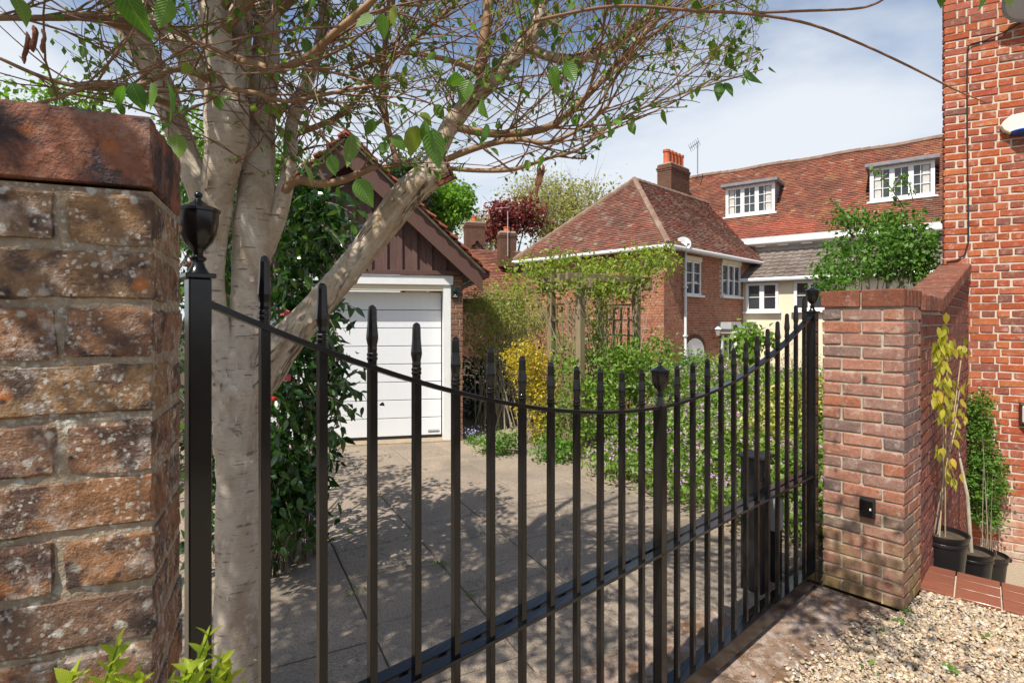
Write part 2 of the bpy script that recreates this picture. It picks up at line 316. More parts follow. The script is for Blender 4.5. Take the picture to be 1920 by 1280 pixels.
def bark_cracked():
    m = MT('peeling_limb_bark', .85, .2); r1 = m.n('ShaderNodeMapping'); r1.inputs['Rotation'].default_value = (0, R(51), 0); m.l(m.pos, r1.inputs['Vector'])
    r2 = m.n('ShaderNodeMapping'); r2.inputs['Scale'].default_value = (1.0, 5, 5); m.l(r1.outputs[0], r2.inputs['Vector']); lv_ = r2.outputs[0]
    n = m.noise(3.5, 6, .65, lv_, dist=.5)
    c = m.ramp(n, [(.3, (.30, .21, .12)), (.45, (.46, .36, .25)), (.56, (.55, .47, .37)), (.7, (.33, .28, .21))])
    crack = m.math('MULTIPLY', m.rng(m.math('ABSOLUTE', m.math('SUBTRACT', m.noise(1.7, 4, .6, lv_, dist=.4), .5)), .0, .022, 1, 0), m.rng(m.noise(6, 3), .42, .55)); c = m.mix(crack, c, (.07, .045, .03))
    ring = m.noise(11, 2, .5, m.scaled((1, 1, 1))); c = m.mix(m.rng(m.noise(60, 4, .7), .5, .72, 0, .5), c, (.2, .14, .09)); m.col(c); m.bump(m.math('SUBTRACT', m.math('ADD', n, m.math('MULTIPLY', m.noise(50, 4, .7), .4)), crack), .8, .012); return m.m
m_limb = bark_cracked()
m_twig = noisy('russet_twig', (.27, .14, .07), (.15, .085, .055), 14, .6, vec=(1, 1, .4))
m_branch = noisy('tan_branch', (.36, .22, .11), (.24, .14, .08), 9, .7, bump=.4, bscale=30)
m_stem = noisy('grey_stem', (.24, .19, .13), (.14, .11, .08), 9, .85)
m_palestem = noisy('pale_shrub_stem', (.42, .37, .28), (.28, .24, .17), 9, .85)
m_catkin = noisy('dry_catkin', (.22, .09, .05), (.15, .06, .035), 40, .9, bump=.8, bscale=200)
GR = lambda *c: [(i / (len(c) - 1), x) for i, x in enumerate(c)]
m_lf_birch = leaf_mat('birch_leaf', GR((.045, .12, .018), (.075, .17, .025), (.11, .22, .035), (.06, .14, .02), (.20, .24, .04)), .38, .4, attr=False)
m_lf_birch_s = leaf_mat('birch_leaf_mass', GR((.06, .14, .02), (.10, .20, .03), (.15, .22, .04)), .42, .4)
m_lf_cam = leaf_mat('camellia_leaf', GR((.012, .038, .010), (.022, .065, .013), (.035, .09, .016), (.07, .14, .02)), .22, .18, spec=.6)
m_lf_cam_o = leaf_mat('camellia_leaf_big', GR((.014, .042, .010), (.025, .07, .013), (.05, .11, .018)), .2, .2, attr=False, spec=.6)
m_lf_yel = leaf_mat('golden_leaf', GR((.42, .30, .02), (.52, .40, .03), (.36, .30, .03), (.20, .20, .025)), .5, .3)
m_lf_green = leaf_mat('fresh_leaf', GR((.09, .165, .025), (.14, .24, .035), (.20, .30, .055), (.11, .20, .035)), .5, .38)
m_lf_lime = leaf_mat('lime_leaf', GR((.12, .19, .025), (.19, .27, .035), (.26, .33, .06), (.16, .12, .03)), .5, .4)
m_lf_olive = leaf_mat('olive_leaf', GR((.19, .22, .05), (.26, .28, .075), (.32, .33, .11), (.15, .18, .045)), .55, .35)
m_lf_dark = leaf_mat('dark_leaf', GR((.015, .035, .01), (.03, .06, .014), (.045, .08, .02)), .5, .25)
m_lf_mid = leaf_mat('mid_leaf', GR((.06, .13, .02), (.09, .19, .03), (.13, .25, .04)), .5, .35)
m_lf_var = leaf_mat('variegated_leaf', GR((.10, .16, .03), (.50, .46, .16), (.14, .21, .04), (.58, .50, .12)), .5, .3)
m_lf_maple = leaf_mat('copper_leaf', GR((.17, .045, .045), (.24, .06, .055), (.12, .035, .035)), .5, .3, tcol=(1.5, .7, .6))
m_lf_pale = leaf_mat('pale_new_leaf', GR((.26, .25, .09), (.34, .32, .13), (.20, .20, .075)), .6, .4)
m_lf_fresh = leaf_mat('bright_tree_leaf', GR((.08, .17, .02), (.13, .25, .03), (.18, .31, .045)), .55, .4)
m_lf_vine = leaf_mat('yellowing_leaf', GR((.30, .30, .03), (.42, .40, .04), (.22, .27, .03), (.50, .36, .04)), .45, .4, attr=False)
m_lf_box = leaf_mat('box_leaf', GR((.30, .38, .03), (.38, .44, .04), (.24, .33, .03)), .38, .4, attr=False)
m_flower = leaf_mat('pink_petals', GR((.46, .26, .44), (.58, .38, .56), (.40, .22, .42)), .6, .3, tcol=(1, 1, 1))
m_flower_b = leaf_mat('blue_petals', GR((.35, .38, .70), (.45, .48, .75)), .6, .3, tcol=(1, 1, 1))
m_flower_r = noisy('red_petal', (.55, .03, .02), (.4, .02, .02), 30, .6)
m_flower_p = noisy('pink_camellia_petal', (.65, .14, .16), (.55, .1, .12), 30, .6)

# ------------------------------------------------------------------ foliage helpers
def leaf_tpl(w=.55, fold=.12, curl=.12, n=4, serr=0.):
    """ovate leaf along +y, length 1: midrib plus two edges"""
    vs, fs = [], []
    for i in range(n + 1):
        t = i / n; ww = w * .5 * (math.sin(math.pi * min(1, t * 1.0) ** .75) if 0 < t < 1 else 0.0); z = -curl * t * t
        vs.append((0, t, z))
        if 0 < i < n: vs.append((-ww, t - .03, z + fold * ww * 2)); vs.append((ww, t - .03, z + fold * ww * 2))
    idx = [0] + [1 + 3 * (i - 1) for i in range(1, n)] + [1 + 3 * (n - 1)]
    for i in range(n):
        a, b = idx[i], idx[i + 1]
        if i == 0: fs += [(a, b, b + 1), (a, b + 2, b)]
        elif i == n - 1: fs += [(a, b, a + 1), (a, a + 2, b)]
        else: fs += [(a, b, b + 1), (a, b + 1, a + 1), (a, a + 2, b + 2), (a, b + 2, b)]
    return np.array(vs, np.float32), np.array(fs, np.int32)
TPL4 = (np.array([(0, 0, 0), (-.28, .5, .07), (.28, .5, .07), (0, 1, -.06), (0, .5, 0)], np.float32), np.array([(0, 4, 1), (0, 2, 4), (1, 4, 3), (4, 2, 3)], np.int32))
TPL2 = (np.array([(0, 0, 0), (-.36, .5, .08), (.36, .5, .08), (0, 1, -.05)], np.float32), np.array([(0, 2, 1), (1, 2, 3)], np.int32))
TPLN = (np.array([(0, 0, 0), (-.16, .5, .04), (.16, .5, .04), (0, 1, -.1)], np.float32), np.array([(0, 2, 1), (1, 2, 3)], np.int32))
def scatter_leaves(name, pts, size, tpl, mat, parent=None, smooth=False, up=.35, droop=0., rnd=None, var=.35, kind='stuff', dirs=None):
    pts = np.asarray(pts, np.float32); n = len(pts)
    y = RNG.normal(size=(n, 3)); y[:, 2] -= droop * 1.5
    if dirs is not None: y = y * .6 + dirs
    y /= np.linalg.norm(y, axis=1, keepdims=True) + 1e-6
    z = RNG.normal(size=(n, 3)); z[:, 2] = np.abs(z[:, 2]) + up * 2.; x = np.cross(y, z); x /= np.linalg.norm(x, axis=1, keepdims=True) + 1e-6; z = np.cross(x, y)
    s = size * (1 + RNG.uniform(-var, var, size=(n, 1, 1))); tv, tf = tpl
    co = (tv[None, :, 0:1] * x[:, None] + tv[None, :, 1:2] * y[:, None] + tv[None, :, 2:3] * z[:, None]) * s + pts[:, None]
    fa = tf[None] + (np.arange(n) * len(tv))[:, None, None]
    r = RNG.uniform(0, 1, n) if rnd is None else rnd
    me = mesh_arrays(name, co.reshape(-1, 3), fa.reshape(-1, tf.shape[1]), smooth, np.repeat(r, len(tf))); me.materials.append(mat)
    o = bpy.data.objects.new(name, me); link(o, parent)
    if kind: o['kind'] = kind
    return o
def clumps(blobs, nclump, per, cr, shell=.55, flat=.7, zmin=None):
    """leaf points gathered in clumps that sit mostly in the outer part of ellipsoids [(centre, radii, weight)]"""
    w = np.array([b[2] for b in blobs], float); w /= w.sum(); res = []
    ch = RNG.choice(len(blobs), nclump, p=w)
    for k in range(nclump):
        c, r, _ = blobs[ch[k]]; d = RNG.normal(size=3); d /= np.linalg.norm(d); q = RNG.uniform(shell, 1.05) if RNG.random() < .8 else RNG.uniform(.2, 1)
        p = np.array(c) + d * np.array(r) * q; m = int(per * RNG.uniform(.5, 1.5)) + 1
        res.append(p + RNG.normal(size=(m, 3)) * cr * np.array([1, 1, flat]) * RNG.uniform(.6, 1.4))
    a = np.concatenate(res)
    if zmin is not None: a = a[a[:, 2] > zmin]
    return a
def bez(p0, p1, p2, n=6): return [p0 * (1 - t) ** 2 + p1 * (2 * t * (1 - t)) + p2 * t * t for t in [i / n for i in range(n + 1)]]
def stems(mb, base, blobs, n, r0, seg=5, spread=.1, sag=0.):
    for k in range(n):
        c, r, _ = random.choice(blobs); d = V((random.gauss(0, 1), random.gauss(0, 1), random.gauss(0, 1) + .4)).normalized(); e = V(c) + V((d.x * r[0], d.y * r[1], d.z * r[2])) * random.uniform(.5, .95)
        b = V(base) + V((random.uniform(-spread, spread), random.uniform(-spread, spread), 0)); mid = V((b.x * .6 + e.x * .4, b.y * .6 + e.y * .4, b.z * .35 + e.z * .65))
        q = r0 * random.uniform(.5, 1); mb.tube(bez(b, mid, e), [q * (1 - .8 * i / 6) for i in range(7)], seg, False)
    return mb

# ------------------------------------------------------------------ brick helpers
BR = {}
def brick_mesh(l, h, d, var, mat, rough=.0025, fine=False):
    key = (round(l, 4), round(h, 4), round(d, 4), var, mat.name, fine)
    if key in BR: return BR[key]
    rr = random.Random(hash(key) % 99991); b = .0032 if fine else min(.006, h * .09); vs, fs = [], []
    # chamfered box: three rings of four corners per end
    X, Y, Z = l / 2, d / 2, h / 2; idx = {}
    for sx_ in (-1, 1):
        for sy_ in (-1, 1):
            for sz_ in (-1, 1):
                for ax in range(3):
                    p = [sx_ * X, sy_ * Y, sz_ * Z]
                    for a in range(3):
                        if a != ax: p[a] -= (sx_, sy_, sz_)[a] * b * rr.uniform(.4, 1.6)
                    idx[(sx_, sy_, sz_, ax)] = len(vs); vs.append([q + rr.uniform(-rough, rough) for q in p])
    S = (-1, 1)
    for ax in range(3):
        o1, o2 = [a for a in range(3) if a != ax]
        for s in S:
            q = []
            for (a, c) in ((-1, -1), (1, -1), (1, 1), (-1, 1)):
                k = [0, 0, 0]; k[ax] = s; k[o1] = a; k[o2] = c; q.append(idx[(k[0], k[1], k[2], ax)])
            fs.append(q)
    for ax in range(3):                                   # chamfers along axis ax
        o1, o2 = [a for a in range(3) if a != ax]
        for a in S:
            for c in S:
                k0 = [0, 0, 0]; k0[ax] = -1; k0[o1] = a; k0[o2] = c; k1 = list(k0); k1[ax] = 1
                fs.append([idx[(*k0, o1)], idx[(*k1, o1)], idx[(*k1, o2)], idx[(*k0, o2)]])
    for a in S:
        for c in S:
            for e in S: fs.append([idx[(a, c, e, 0)], idx[(a, c, e, 1)], idx[(a, c, e, 2)]])
    import bmesh
    bm = bmesh.new(); bv = [bm.verts.new(v) for v in vs]
    for f in fs: bm.faces.new([bv[i] for i in f])
    bmesh.ops.recalc_face_normals(bm, faces=bm.faces)
    if fine:
        bmesh.ops.subdivide_edges(bm, edges=[e for e in bm.edges if e.calc_length() > .03], cuts=9, use_grid_fill=True)
        from mathutils import noise as NZ
        for v in bm.verts:
            q = v.co * 28 + V((var * 7.3, l * 90, 0)); n_ = V((v.co.x / (l * .5), v.co.y / (d * .5), v.co.z / (h * .5))); n_ = V([x ** 5 for x in n_]).normalized(); v.co += n_ * (NZ.noise(q) * .0032 + NZ.noise(q * 2.7) * .0022 + NZ.noise(q * 6) * .0010)
    me = bpy.data.meshes.new('brick'); bm.to_mesh(me); bm.free(); me.materials.append(mat)
    if fine: me.polygons.foreach_set('use_smooth', np.ones(len(me.polygons), bool)); me.set_sharp_from_angle(angle=R(32))
    BR[key] = me; return me
def brick(parent, c, ax, l, h, d, mat, name='brick', nv=6, tilt=.006, fine=False, tiltmat=None):
    me = brick_mesh(l, h, d, random.randrange(nv), mat, fine=fine)
    o = bpy.data.objects.new(name, me); link(o, parent); ax = V(ax).normalized(); ay = V((0, 0, 1)).cross(ax)
    m = Matrix((ax, ay, (0, 0, 1))).transposed().to_4x4()
    if tiltmat is not None: m = tiltmat
    m = m @ Matrix.Rotation(random.gauss(0, tilt), 4, 'Z') @ Matrix.Rotation(random.gauss(0, tilt * .8), 4, 'Y'); m.translation = V(c); o.matrix_basis = m
    return o
def brick_stuff_wall(mb, P, d, nrm, length, z0, z1, hole=None, pitch=.075, bond='flemish', st=.215, hd=.1025, depth=.03, poly=None):
    """a face of small far bricks joined in one mesh; hole(u,z)->True leaves a brick out"""
    P, d, nrm = V(P), V(d), V(nrm); k = 0; z = z0
    while z < z1 - .02:
        u = -(.056 if k % 2 else 0); i = 0
        while u < length:
            l = st if (bond == 'stretcher' or (i + k) % 2 == 0) else hd; a, b = max(u, 0), min(u + l, length)
            zt = min(z + .065, z1)
            if b - a > .03 and not (hole and hole((a + b) / 2, (z + zt) / 2, a, b)):
                mb.quadbox(P + d * ((a + b) / 2) + V((0, 0, (z + zt) / 2)) - nrm * (depth / 2 - random.uniform(0, .004)), d, nrm, (0, 0, 1), b - a, depth, zt - z, random.random())
            u += l + .01; i += 1
        z += pitch; k += 1
    return mb
def roof_tiles(mb, O, d, s, inside, u0, u1, v1, nrm, gauge=.10, tw=.165, th=.020, wob=.010, seedr=None):
    """plain tiles on the slope O + u d + v s"""
    O, d, s, nrm = V(O), V(d), V(s), V(nrm); rows = int(v1 / gauge) + 1
    for r in range(rows):
        v = r * gauge; off = (tw / 2 if r % 2 else 0)
        for c in range(int((u1 - u0) / tw) + 2):
            u = u0 + c * tw + off
            if not inside(u, v + gauge * .5): continue
            cen = O + d * u + s * (v + gauge * .62) + nrm * (th * .9 + random.uniform(0, wob)); ss = (s + nrm * (-th * 1.3 / gauge)).normalized(); nn = d.cross(ss); nn = nn if nn.dot(nrm) > 0 else -nn
            mb.quadbox(cen, d, ss, nn, tw - .006, gauge * 1.25, th, random.random())
    return mb

# ================================================================== SETTING
GD = V((1129 / F, 1, 0)).normalized()             # along the gate, left post to right post
GN = V((GD.y, -GD.x, 0))                          # towards the street
PR = G(1523, 1097)                                # foot of the right gate post
GL = -tcol(371.5, PR, GD); PL = PR - GD * GL      # gate length, foot of the left post
# right pillar corners
C1, C0 = G(1542, 1095), G(1695, 1146)
PU = (C0 - C1); PW = PU.length; PU.normalize()    # along the jamb face towards the street
PV_ = V((-PU.y, PU.x, 0))                         # along the outer face, away
S2 = C0 + PV_ * .383
# red house face
HD = V((1960, -1030, 0)).normalized(); HN = V((HD.y, -HD.x, 0))   # HN points to the camera
HP = U(1860, 600, 5.5); HP.z = 0; HC = HP + HD * tcol(1770, HP, HD)
HWp = HP + HD * tcol(1816, HP, HD)                # where the garden wall meets the house
WD = (HWp - S2); WL = WD.length; WD.normalize(); WN = V((WD.y, -WD.x, 0))
# tile sill
T0, T1 = G(1724, 1105), G(1920, 1156); TD = (T1 - T0).normalized(); TB = V((-TD.y, TD.x, 0)); TB = TB if TB.y > 0 else -TB
def ground_z(x, y):
    z = -.035
    p = V((x, y, 0))
    if (p - T0).dot(TB) > .18 and (p - S2).dot(WN) > -.1 and y < 9 and x > 1.8: z = -.78
    elif x > .6 and y > 8.6: z = -.035 - min(1, (y - 8.6) / 5) * 1.05 * min(1, (x - .6) / 1.5)
    return z
xs = np.concatenate([np.array([-900, -300, -120, -60, -30, -16]), np.arange(-9, 9, .12), np.array([10, 13, 18, 26, 40, 80, 200, 500, 900])])
ys = np.concatenate([np.array([-900, -300, -80, -30, -12]), np.arange(-4, 12, .12), np.array([13, 15, 18, 24, 32, 50, 90, 200, 500, 1200])])
gv = np.array([(x, y, ground_z(x, y)) for y in ys for x in xs]); nx = len(xs)
gf = np.array([(j * nx + i, j * nx + i + 1, (j + 1) * nx + i + 1, (j + 1) * nx + i) for j in range(len(ys) - 1) for i in range(nx - 1)])
me = mesh_arrays('ground', gv, gf, True); me.materials.append(m_soil); go = link(bpy.data.objects.new('ground', me)); tag(go, kind='structure')
# sunken yard floor of pale gravel beside the red house
mb = MB(); yA = T0 + TB * .46 + TD * .0; yard = [S2 + WN * .01, S2 + WD * (WL - .01) + WN * .01, HP + HD * 2.2 + HN * .02, T0 + TB * .42 + TD * 3.0, T0 + TB * .42 + TD * .05]
mb.prism([V((p.x, p.y, -.90)) for p in yard], (0, 0, .15)); tag(mb.build('yard_gravel_floor', m_sandy), kind='structure')

# driveway of paving slabs
drive = empty('driveway', (0, 5, 0), None, None); tag(drive, kind='structure')
A1 = V((-535 / F, 1, 0)).normalized(); A2 = V((A1.y, -A1.x, 0))
mb = MB(); dpoly = [(-3.6, .1), (-.8, .95), (1.98, 3.48), (2.35, 3.9), (1.55, 5.05), (.95, 6.0), (.85, 7.1), (.35, 7.6), (-.1, 9.4), (-.6, 9.4), (-.6, 7.9), (-4.2, 7.0)]
mb.prism([V((*p, -.06)) for p in dpoly], (0, 0, .045)); mb.build('joint_bed', m_joint, drive)
def inpoly(x, y, poly):
    c = False; n = len(poly)
    for i in range(n):
        (x1, y1), (x2, y2) = poly[i], poly[(i + 1) % n]
        if (y1 > y) != (y2 > y) and x < (x2 - x1) * (y - y1) / (y2 - y1) + x1: c = not c
    return c
so_ = G(717, 931); bS = .60
def slab_mesh(l, w, k):
    m = MB(); j = lambda: random.uniform(-.004, .004)
    b = .008; X, Y = l / 2, w / 2
    base = [(-X, -Y), (X, -Y), (X, Y), (-X, Y)]
    for (x, y) in base: m.v.append(V((x + j(), y + j(), -.04)))
    for (x, y) in base: m.v.append(V((x, y, -.008 + j() * .5)))
    for (x, y) in base: m.v.append(V((x * (1 - b / X), y * (1 - b / Y), j() * .3)))
    m.f = [[8, 9, 10, 11]]
    for s in (0, 4):
        for i in range(4): m.f.append([s + i, s + (i + 1) % 4, s + 4 + (i + 1) % 4, s + 4 + i])
    m.r = [0] * len(m.f); me = m.mesh('paving_slab'); me.materials.append(m_slab); return me
SLM = {(l, k): slab_mesh(l - .007, bS - .007, k) for l in (.45, .6, .75, .9) for k in range(3)}
nsl = 0
for i in range(-9, 9):
    u = -6 + random.uniform(0, .3)
    while u < 7:
        l = random.choice((.45, .6, .6, .75, .9)); c = so_ + A2 * ((i + .5) * bS) + A1 * (u + l / 2)
        cc = [c + A1 * (a * l / 2) + A2 * (b * bS / 2) for a in (-1, 1) for b in (-1, 1)]
        if sum(inpoly(p.x, p.y, dpoly) for p in cc) > 0 and c.y < 9.3 and (c - PR).dot(GN) < -.02 and nsl < 290:
            o = bpy.data.objects.new('paving_slab', SLM[(l, random.randrange(3))]); link(o, drive); nsl += 1
            m = Matrix((A1, A2 * -1, (0, 0, 1))).transposed().to_4x4() @ Matrix.Rotation(random.gauss(0, .003), 4, 'X') @ Matrix.Rotation(random.gauss(0, .003), 4, 'Y'); m.translation = V((c.x, c.y, random.uniform(-.003, .003))); o.matrix_basis = m
        u += l
# tufts of moss and grass in the joints
pts = []
for px, py, n in ((717, 930, 10), (825, 1058, 40), (882, 1117, 20), (955, 858, 24), (950, 1000, 10), (1060, 985, 16), (665, 1110, 30), (690, 1150, 14), (1025, 1075, 12), (900, 1000, 8), (770, 1000, 10)):
    p = G(px, py); pts += [(p.x + random.gauss(0, .03), p.y + random.gauss(0, .03), .0) for _ in range(n)]
tag(scatter_leaves('joint_moss', pts, .022, TPLN, m_lf_mid, None, dirs=np.array([[0, 0, .9]])), 'tiny green weeds growing in the driveway joints', 'weeds', kind='stuff')

# mossy concrete apron outside the gate
mb = MB(); ap = [PL + GN * -.62 - GD * .6, PR + GN * -.55 + GD * .05, C1, C0 - PU * .0, C0 + V((.02, -.06, 0)), G(1585, 1225), G(1490, 1290), V((.9, 1.5, 0)), V((.2, .6, 0)), V((-.4, .3, 0))]
mb.prism([V((p.x, p.y, -.06)) for p in ap], (0, 0, .048)); tag(mb.build('concrete_apron', m_apron), kind='structure')
mb = MB(); gp = [C0 + V((.0, .02, 0)), T0 + TD * .02, T0 + TD * 3.2, V((5.5, .2, 0)), V((3.5, -2.5, 0)), V((-1, -2.5, 0)), V((-.4, .28, 0)), V((.2, .58, 0)), V((.9, 1.48, 0)), G(1490, 1290), G(1585, 1225)]
mb.prism([V((p.x, p.y, -.06)) for p in gp], (0, 0, .045)); tag(mb.build('gravel_bed', m_sandy), kind='structure')
# loose gravel
ico = bpy.data.meshes.new('t'); import bmesh
bm = bmesh.new(); bmesh.ops.create_icosphere(bm, subdivisions=1, radius=1); iv = np.array([v.co[:] for v in bm.verts], np.float32); jf = np.array([[v.index for v in f.verts] for f in bm.faces], np.int32); bm.free()
gpoly = [(p.x, p.y) for p in gp]; P2 = []
def stones(n, box, dens=None):
    k = 0; o = []
    while k < n:
        x, y = random.uniform(box[0], box[1]), random.uniform(box[2], box[3]); k += 1
        if inpoly(x, y, gpoly): o.append((x, y))
    return o
P2 = stones(27000, (1.2, 3.7, 2.3, 3.45)) + stones(5000, (.2, 5, .2, 2.3))
edge_a, edge_b = G(1690, 1152), G(1500, 1290)
for _ in range(520):                              # strays on the apron
    t = random.random(); q = edge_a.lerp(edge_b, t); P2.append((q.x - abs(random.gauss(0, .09)), q.y + random.gauss(0, .05)))
P2 = np.array(P2, np.float32); n = len(P2); szs = np.clip(RNG.lognormal(-4.92, .36, n), .0035, .018)
A = RNG.normal(size=(n, 3, 3)); A[:, :, 0] /= np.linalg.norm(A[:, :, 0], axis=1, keepdims=True); Qm = np.linalg.qr(A)[0]
sc3 = np.stack([szs * RNG.uniform(.8, 1.5, n), szs * RNG.uniform(.7, 1.1, n), szs * RNG.uniform(.4, .75, n)], 1)
tv = iv[None] * (1 + RNG.uniform(-.22, .22, (n, len(iv), 1))) * sc3[:, None]
yaw = RNG.uniform(0, 6.28, n); tl = RNG.normal(0, .35, (n, 2)); cy, sy = np.cos(yaw), np.sin(yaw)
X = tv[..., 0] * cy[:, None] - tv[..., 1] * sy[:, None]; Y = tv[..., 0] * sy[:, None] + tv[..., 1] * cy[:, None]; Z = tv[..., 2] + X * tl[:, :1] + Y * tl[:, 1:]
co = np.stack([X + P2[:, :1], Y + P2[:, 1:2], Z + (-.010 + RNG.uniform(0, .014, n) + szs * .3)[:, None]], -1)
me = mesh_arrays('gravel', co.reshape(-1, 3), (jf[None] + (np.arange(n) * len(iv))[:, None, None]).reshape(-1, 3), False, np.repeat(RNG.uniform(0, 1, n), len(jf))); me.materials.append(m_stone)
tag(link(bpy.data.objects.new('gravel', me)), 'pale flint gravel covering the ground outside the gate', 'gravel', kind='stuff')
pts = []
for px, py, n in ((1700, 1148, 14), (1685, 1168, 10), (1655, 1187, 12), (1845, 1195, 6), (1790, 1262, 12), (1632, 1258, 6)):
    p = G(px, py); pts += [(p.x + random.gauss(0, .02), p.y + random.gauss(0, .02), .01) for _ in range(n)]
tag(scatter_leaves('gravel_weeds', pts, .024, TPL2, m_lf_mid, None, dirs=np.array([[0, 0, .7]])), 'small green weeds poking through the gravel', 'weeds', kind='stuff')

# quarry tile sill over the yard edge
sill = empty('tile_sill', T0, None, None); tag(sill, kind='structure')
mb = MB(); mb.prism([V((p.x, p.y, -.85)) for p in (T0 + TB * .015, T0 + TB * .395, T0 + TB * .395 + TD * 3, T0 + TB * .015 + TD * 3)], (0, 0, .845)); mb.build('sill_bed', m_mortar, sill)
for r_, (v0, tz, tilt_) in enumerate(((0, .009, .05), (.137, .0135, .015), (.274, .0135, -.02))):
    for k in range(12):
        l, w = .205, .124; c = T0 + TD * (-.045 + k * .213 + l / 2) + TB * (v0 + w / 2)
        if k * .213 + .06 < 0: continue
        me = brick_mesh(l, .022, w, k % 4, m_quarry, rough=.0006); o = bpy.data.objects.new('tile', me); link(o, sill)
        m = Matrix((TD, TB, (0, 0, 1))).transposed().to_4x4() @ Matrix.Rotation(tilt_ + random.gauss(0, .006), 4, 'X'); m.translation = V((c.x, c.y, tz)); o.matrix_basis = m

# ================================================================== LEFT OLD WALL
LD = V((-(3400 - CX) / F, -1, 0)).normalized(); LN = V((LD.y, -LD.x, 0)); LN = LN if LN.y < 0 else -LN   # along the wall to the left, out of its face
LC = U(287, 600, .72); LC.z = 0; LB = -LN
lw = empty('old_brick_wall', LC, 'old lichen-spotted brown brick wall end filling the left edge', 'wall')
ZJ = [1.6705 + .0735 * j for j in range(2, -22, -1)]
mb = MB(); th = .215
mb.prism([LC + LD * .002 + LB * .0045, LC + LD * 1.3 + LB * .0045, LC + LD * 1.3 + LB * (th - .008), LC + LD * .002 + LB * (th - .008)], (0, 0, 1.82)); mb.build('mortar', m_mortar_old, lw)
for k, zt in enumerate(ZJ):
    zc = zt - .0735 / 2; hh = .0625
    fin = zc > 1.05
    if k % 2 == 0:                                # headers right through
        u = 0
        for i in range(10):
            l = .093 if i == 0 else .1; brick(lw, LC + LD * (u + l / 2) + LB * (th / 2) + V((0, 0, zc)), LD, l, hh, th, m_brick_old, fine=fin and i < 4); u += l + .012
    else:
        u = 0
        for i in range(5):
            l = .212
            for dd in (.0515, th - .0515): brick(lw, LC + LD * (u + l / 2) + LB * dd + V((0, 0, zc)), LD, l, hh, .103, m_brick_old, fine=fin and i < 2 and dd < .1)
            u += l + .012
for i in range(4):                                # big moulded coping bricks with a worn round edge
    l = .30; brick(lw, LC + LD * (l / 2 + i * (l + .01)) + LB * (th / 2 + .001) + V((0, 0, 1.8245 + .047)), LD, l, .094, th + .002, m_brick_coping, 'coping_brick', fine=True, tilt=.003)

# ================================================================== GATE
NB = 26; SP = GL / NB
def railz(k): return 1.293 + .40 * ((k - 13) / 13) ** 2
gate = empty('entrance_gate', (PL + PR) / 2, 'black metal driveway gate with dipping top rail and pointed bars', 'gate')
def oct_profile(w): return w
for k in range(1, NB):
    if k == 13: continue
    p = PL + GD * (SP * k); rz = railz(k); mb = MB(); w = .0205
    mb.quadbox(V((p.x, p.y, (.06 + rz) / 2)), GD, GN, (0, 0, 1), w, w, rz - .06 + .012)
    r8 = lambda x: x
    pr = [(.0118, .006), (.0118, .018), (.0138, .021), (.0138, .0255), (.0116, .028), (.0138, .031), (.0138, .0355), (.0116, .038), (.0124, .046), (.0118, .055), (.0152, .073), (.0151, .080), (.0122, .113), (.0114, .145), (.0098, .153), (.0050, .1575), (.001, .159)]
    mb.lathe(V((p.x, p.y, rz)), pr, 8, rot=math.atan2(GD.y, GD.x) + math.pi / 8)
    mb.build('bar', m_black, gate, bevel=.0012)
mb = MB(); n = 52
for j in (0, 1):
    for k in range(n + 1):
        kk = k * NB / n; p = PL + GD * (SP * kk); z = railz(kk); s = (railz(kk + .01) - railz(kk - .01)) / (.02 * SP); nn = (V((0, 0, 1)) - GD * s).normalized()
        for (a, b) in (((-.0065, -.0165), (-.0065, .0165)) if j == 0 else ((.0065, .0165), (.0065, -.0165))): mb.v.append(V((p.x, p.y, z)) + nn * a + GN * b)
q = 2 * (n + 1)
for k in range(n):
    a, b = 2 * k, 2 * k + 2
    mb.f += [[a, a + 1, b + 1, b], [q + a, q + a + 1, q + b + 1, q + b], [a + 1, q + a, q + b, b + 1], [a, b, q + b + 1, q + a + 1]]
mb.r = [0] * len(mb.f); mb.build('top_rail', m_black, gate, bevel=.0015)
e0, e1 = PL - GD * .0, PR + GD * .0
mb = MB().beam(e0 + V((0, 0, .69)), e1 + V((0, 0, .69)), .042, .012); mb.build('middle_rail', m_black, gate, bevel=.002)
mb = MB().beam(e0 - GN * .058 + V((0, 0, .680)) - GD * .02, e1 - GN * .058 + GD * .16 + V((0, 0, .680)), .048, .03); mb.build('back_rail', m_black, gate, bevel=.003)
mb = MB().beam(e0 + V((0, 0, .062)), e1 + V((0, 0, .062)), .05, .085); mb.build('bottom_rail', m_black, gate, bevel=.003)
mb = MB().beam(e0 - GN * .06 + V((0, 0, .06)), e1 - GN * .06 + V((0, 0, .06)), .035, .03); mb.build('lower_back_rail', m_black, gate, bevel=.003)
URN = [(.0225, 0), (.019, .006), (.0135, .018), (.011, .030), (.0155, .036), (.0155, .041), (.0095, .046), (.0095, .056), (.0175, .066), (.0265, .080), (.0330, .100), (.0368, .125), (.0382, .150), (.0384, .156), (.0412, .158), (.0412, .165), (.0365, .168), (.0235, .174), (.0125, .182), (.0065, .189), (.0055, .193), (.0085, .199), (.0075, .206), (.002, .210)]
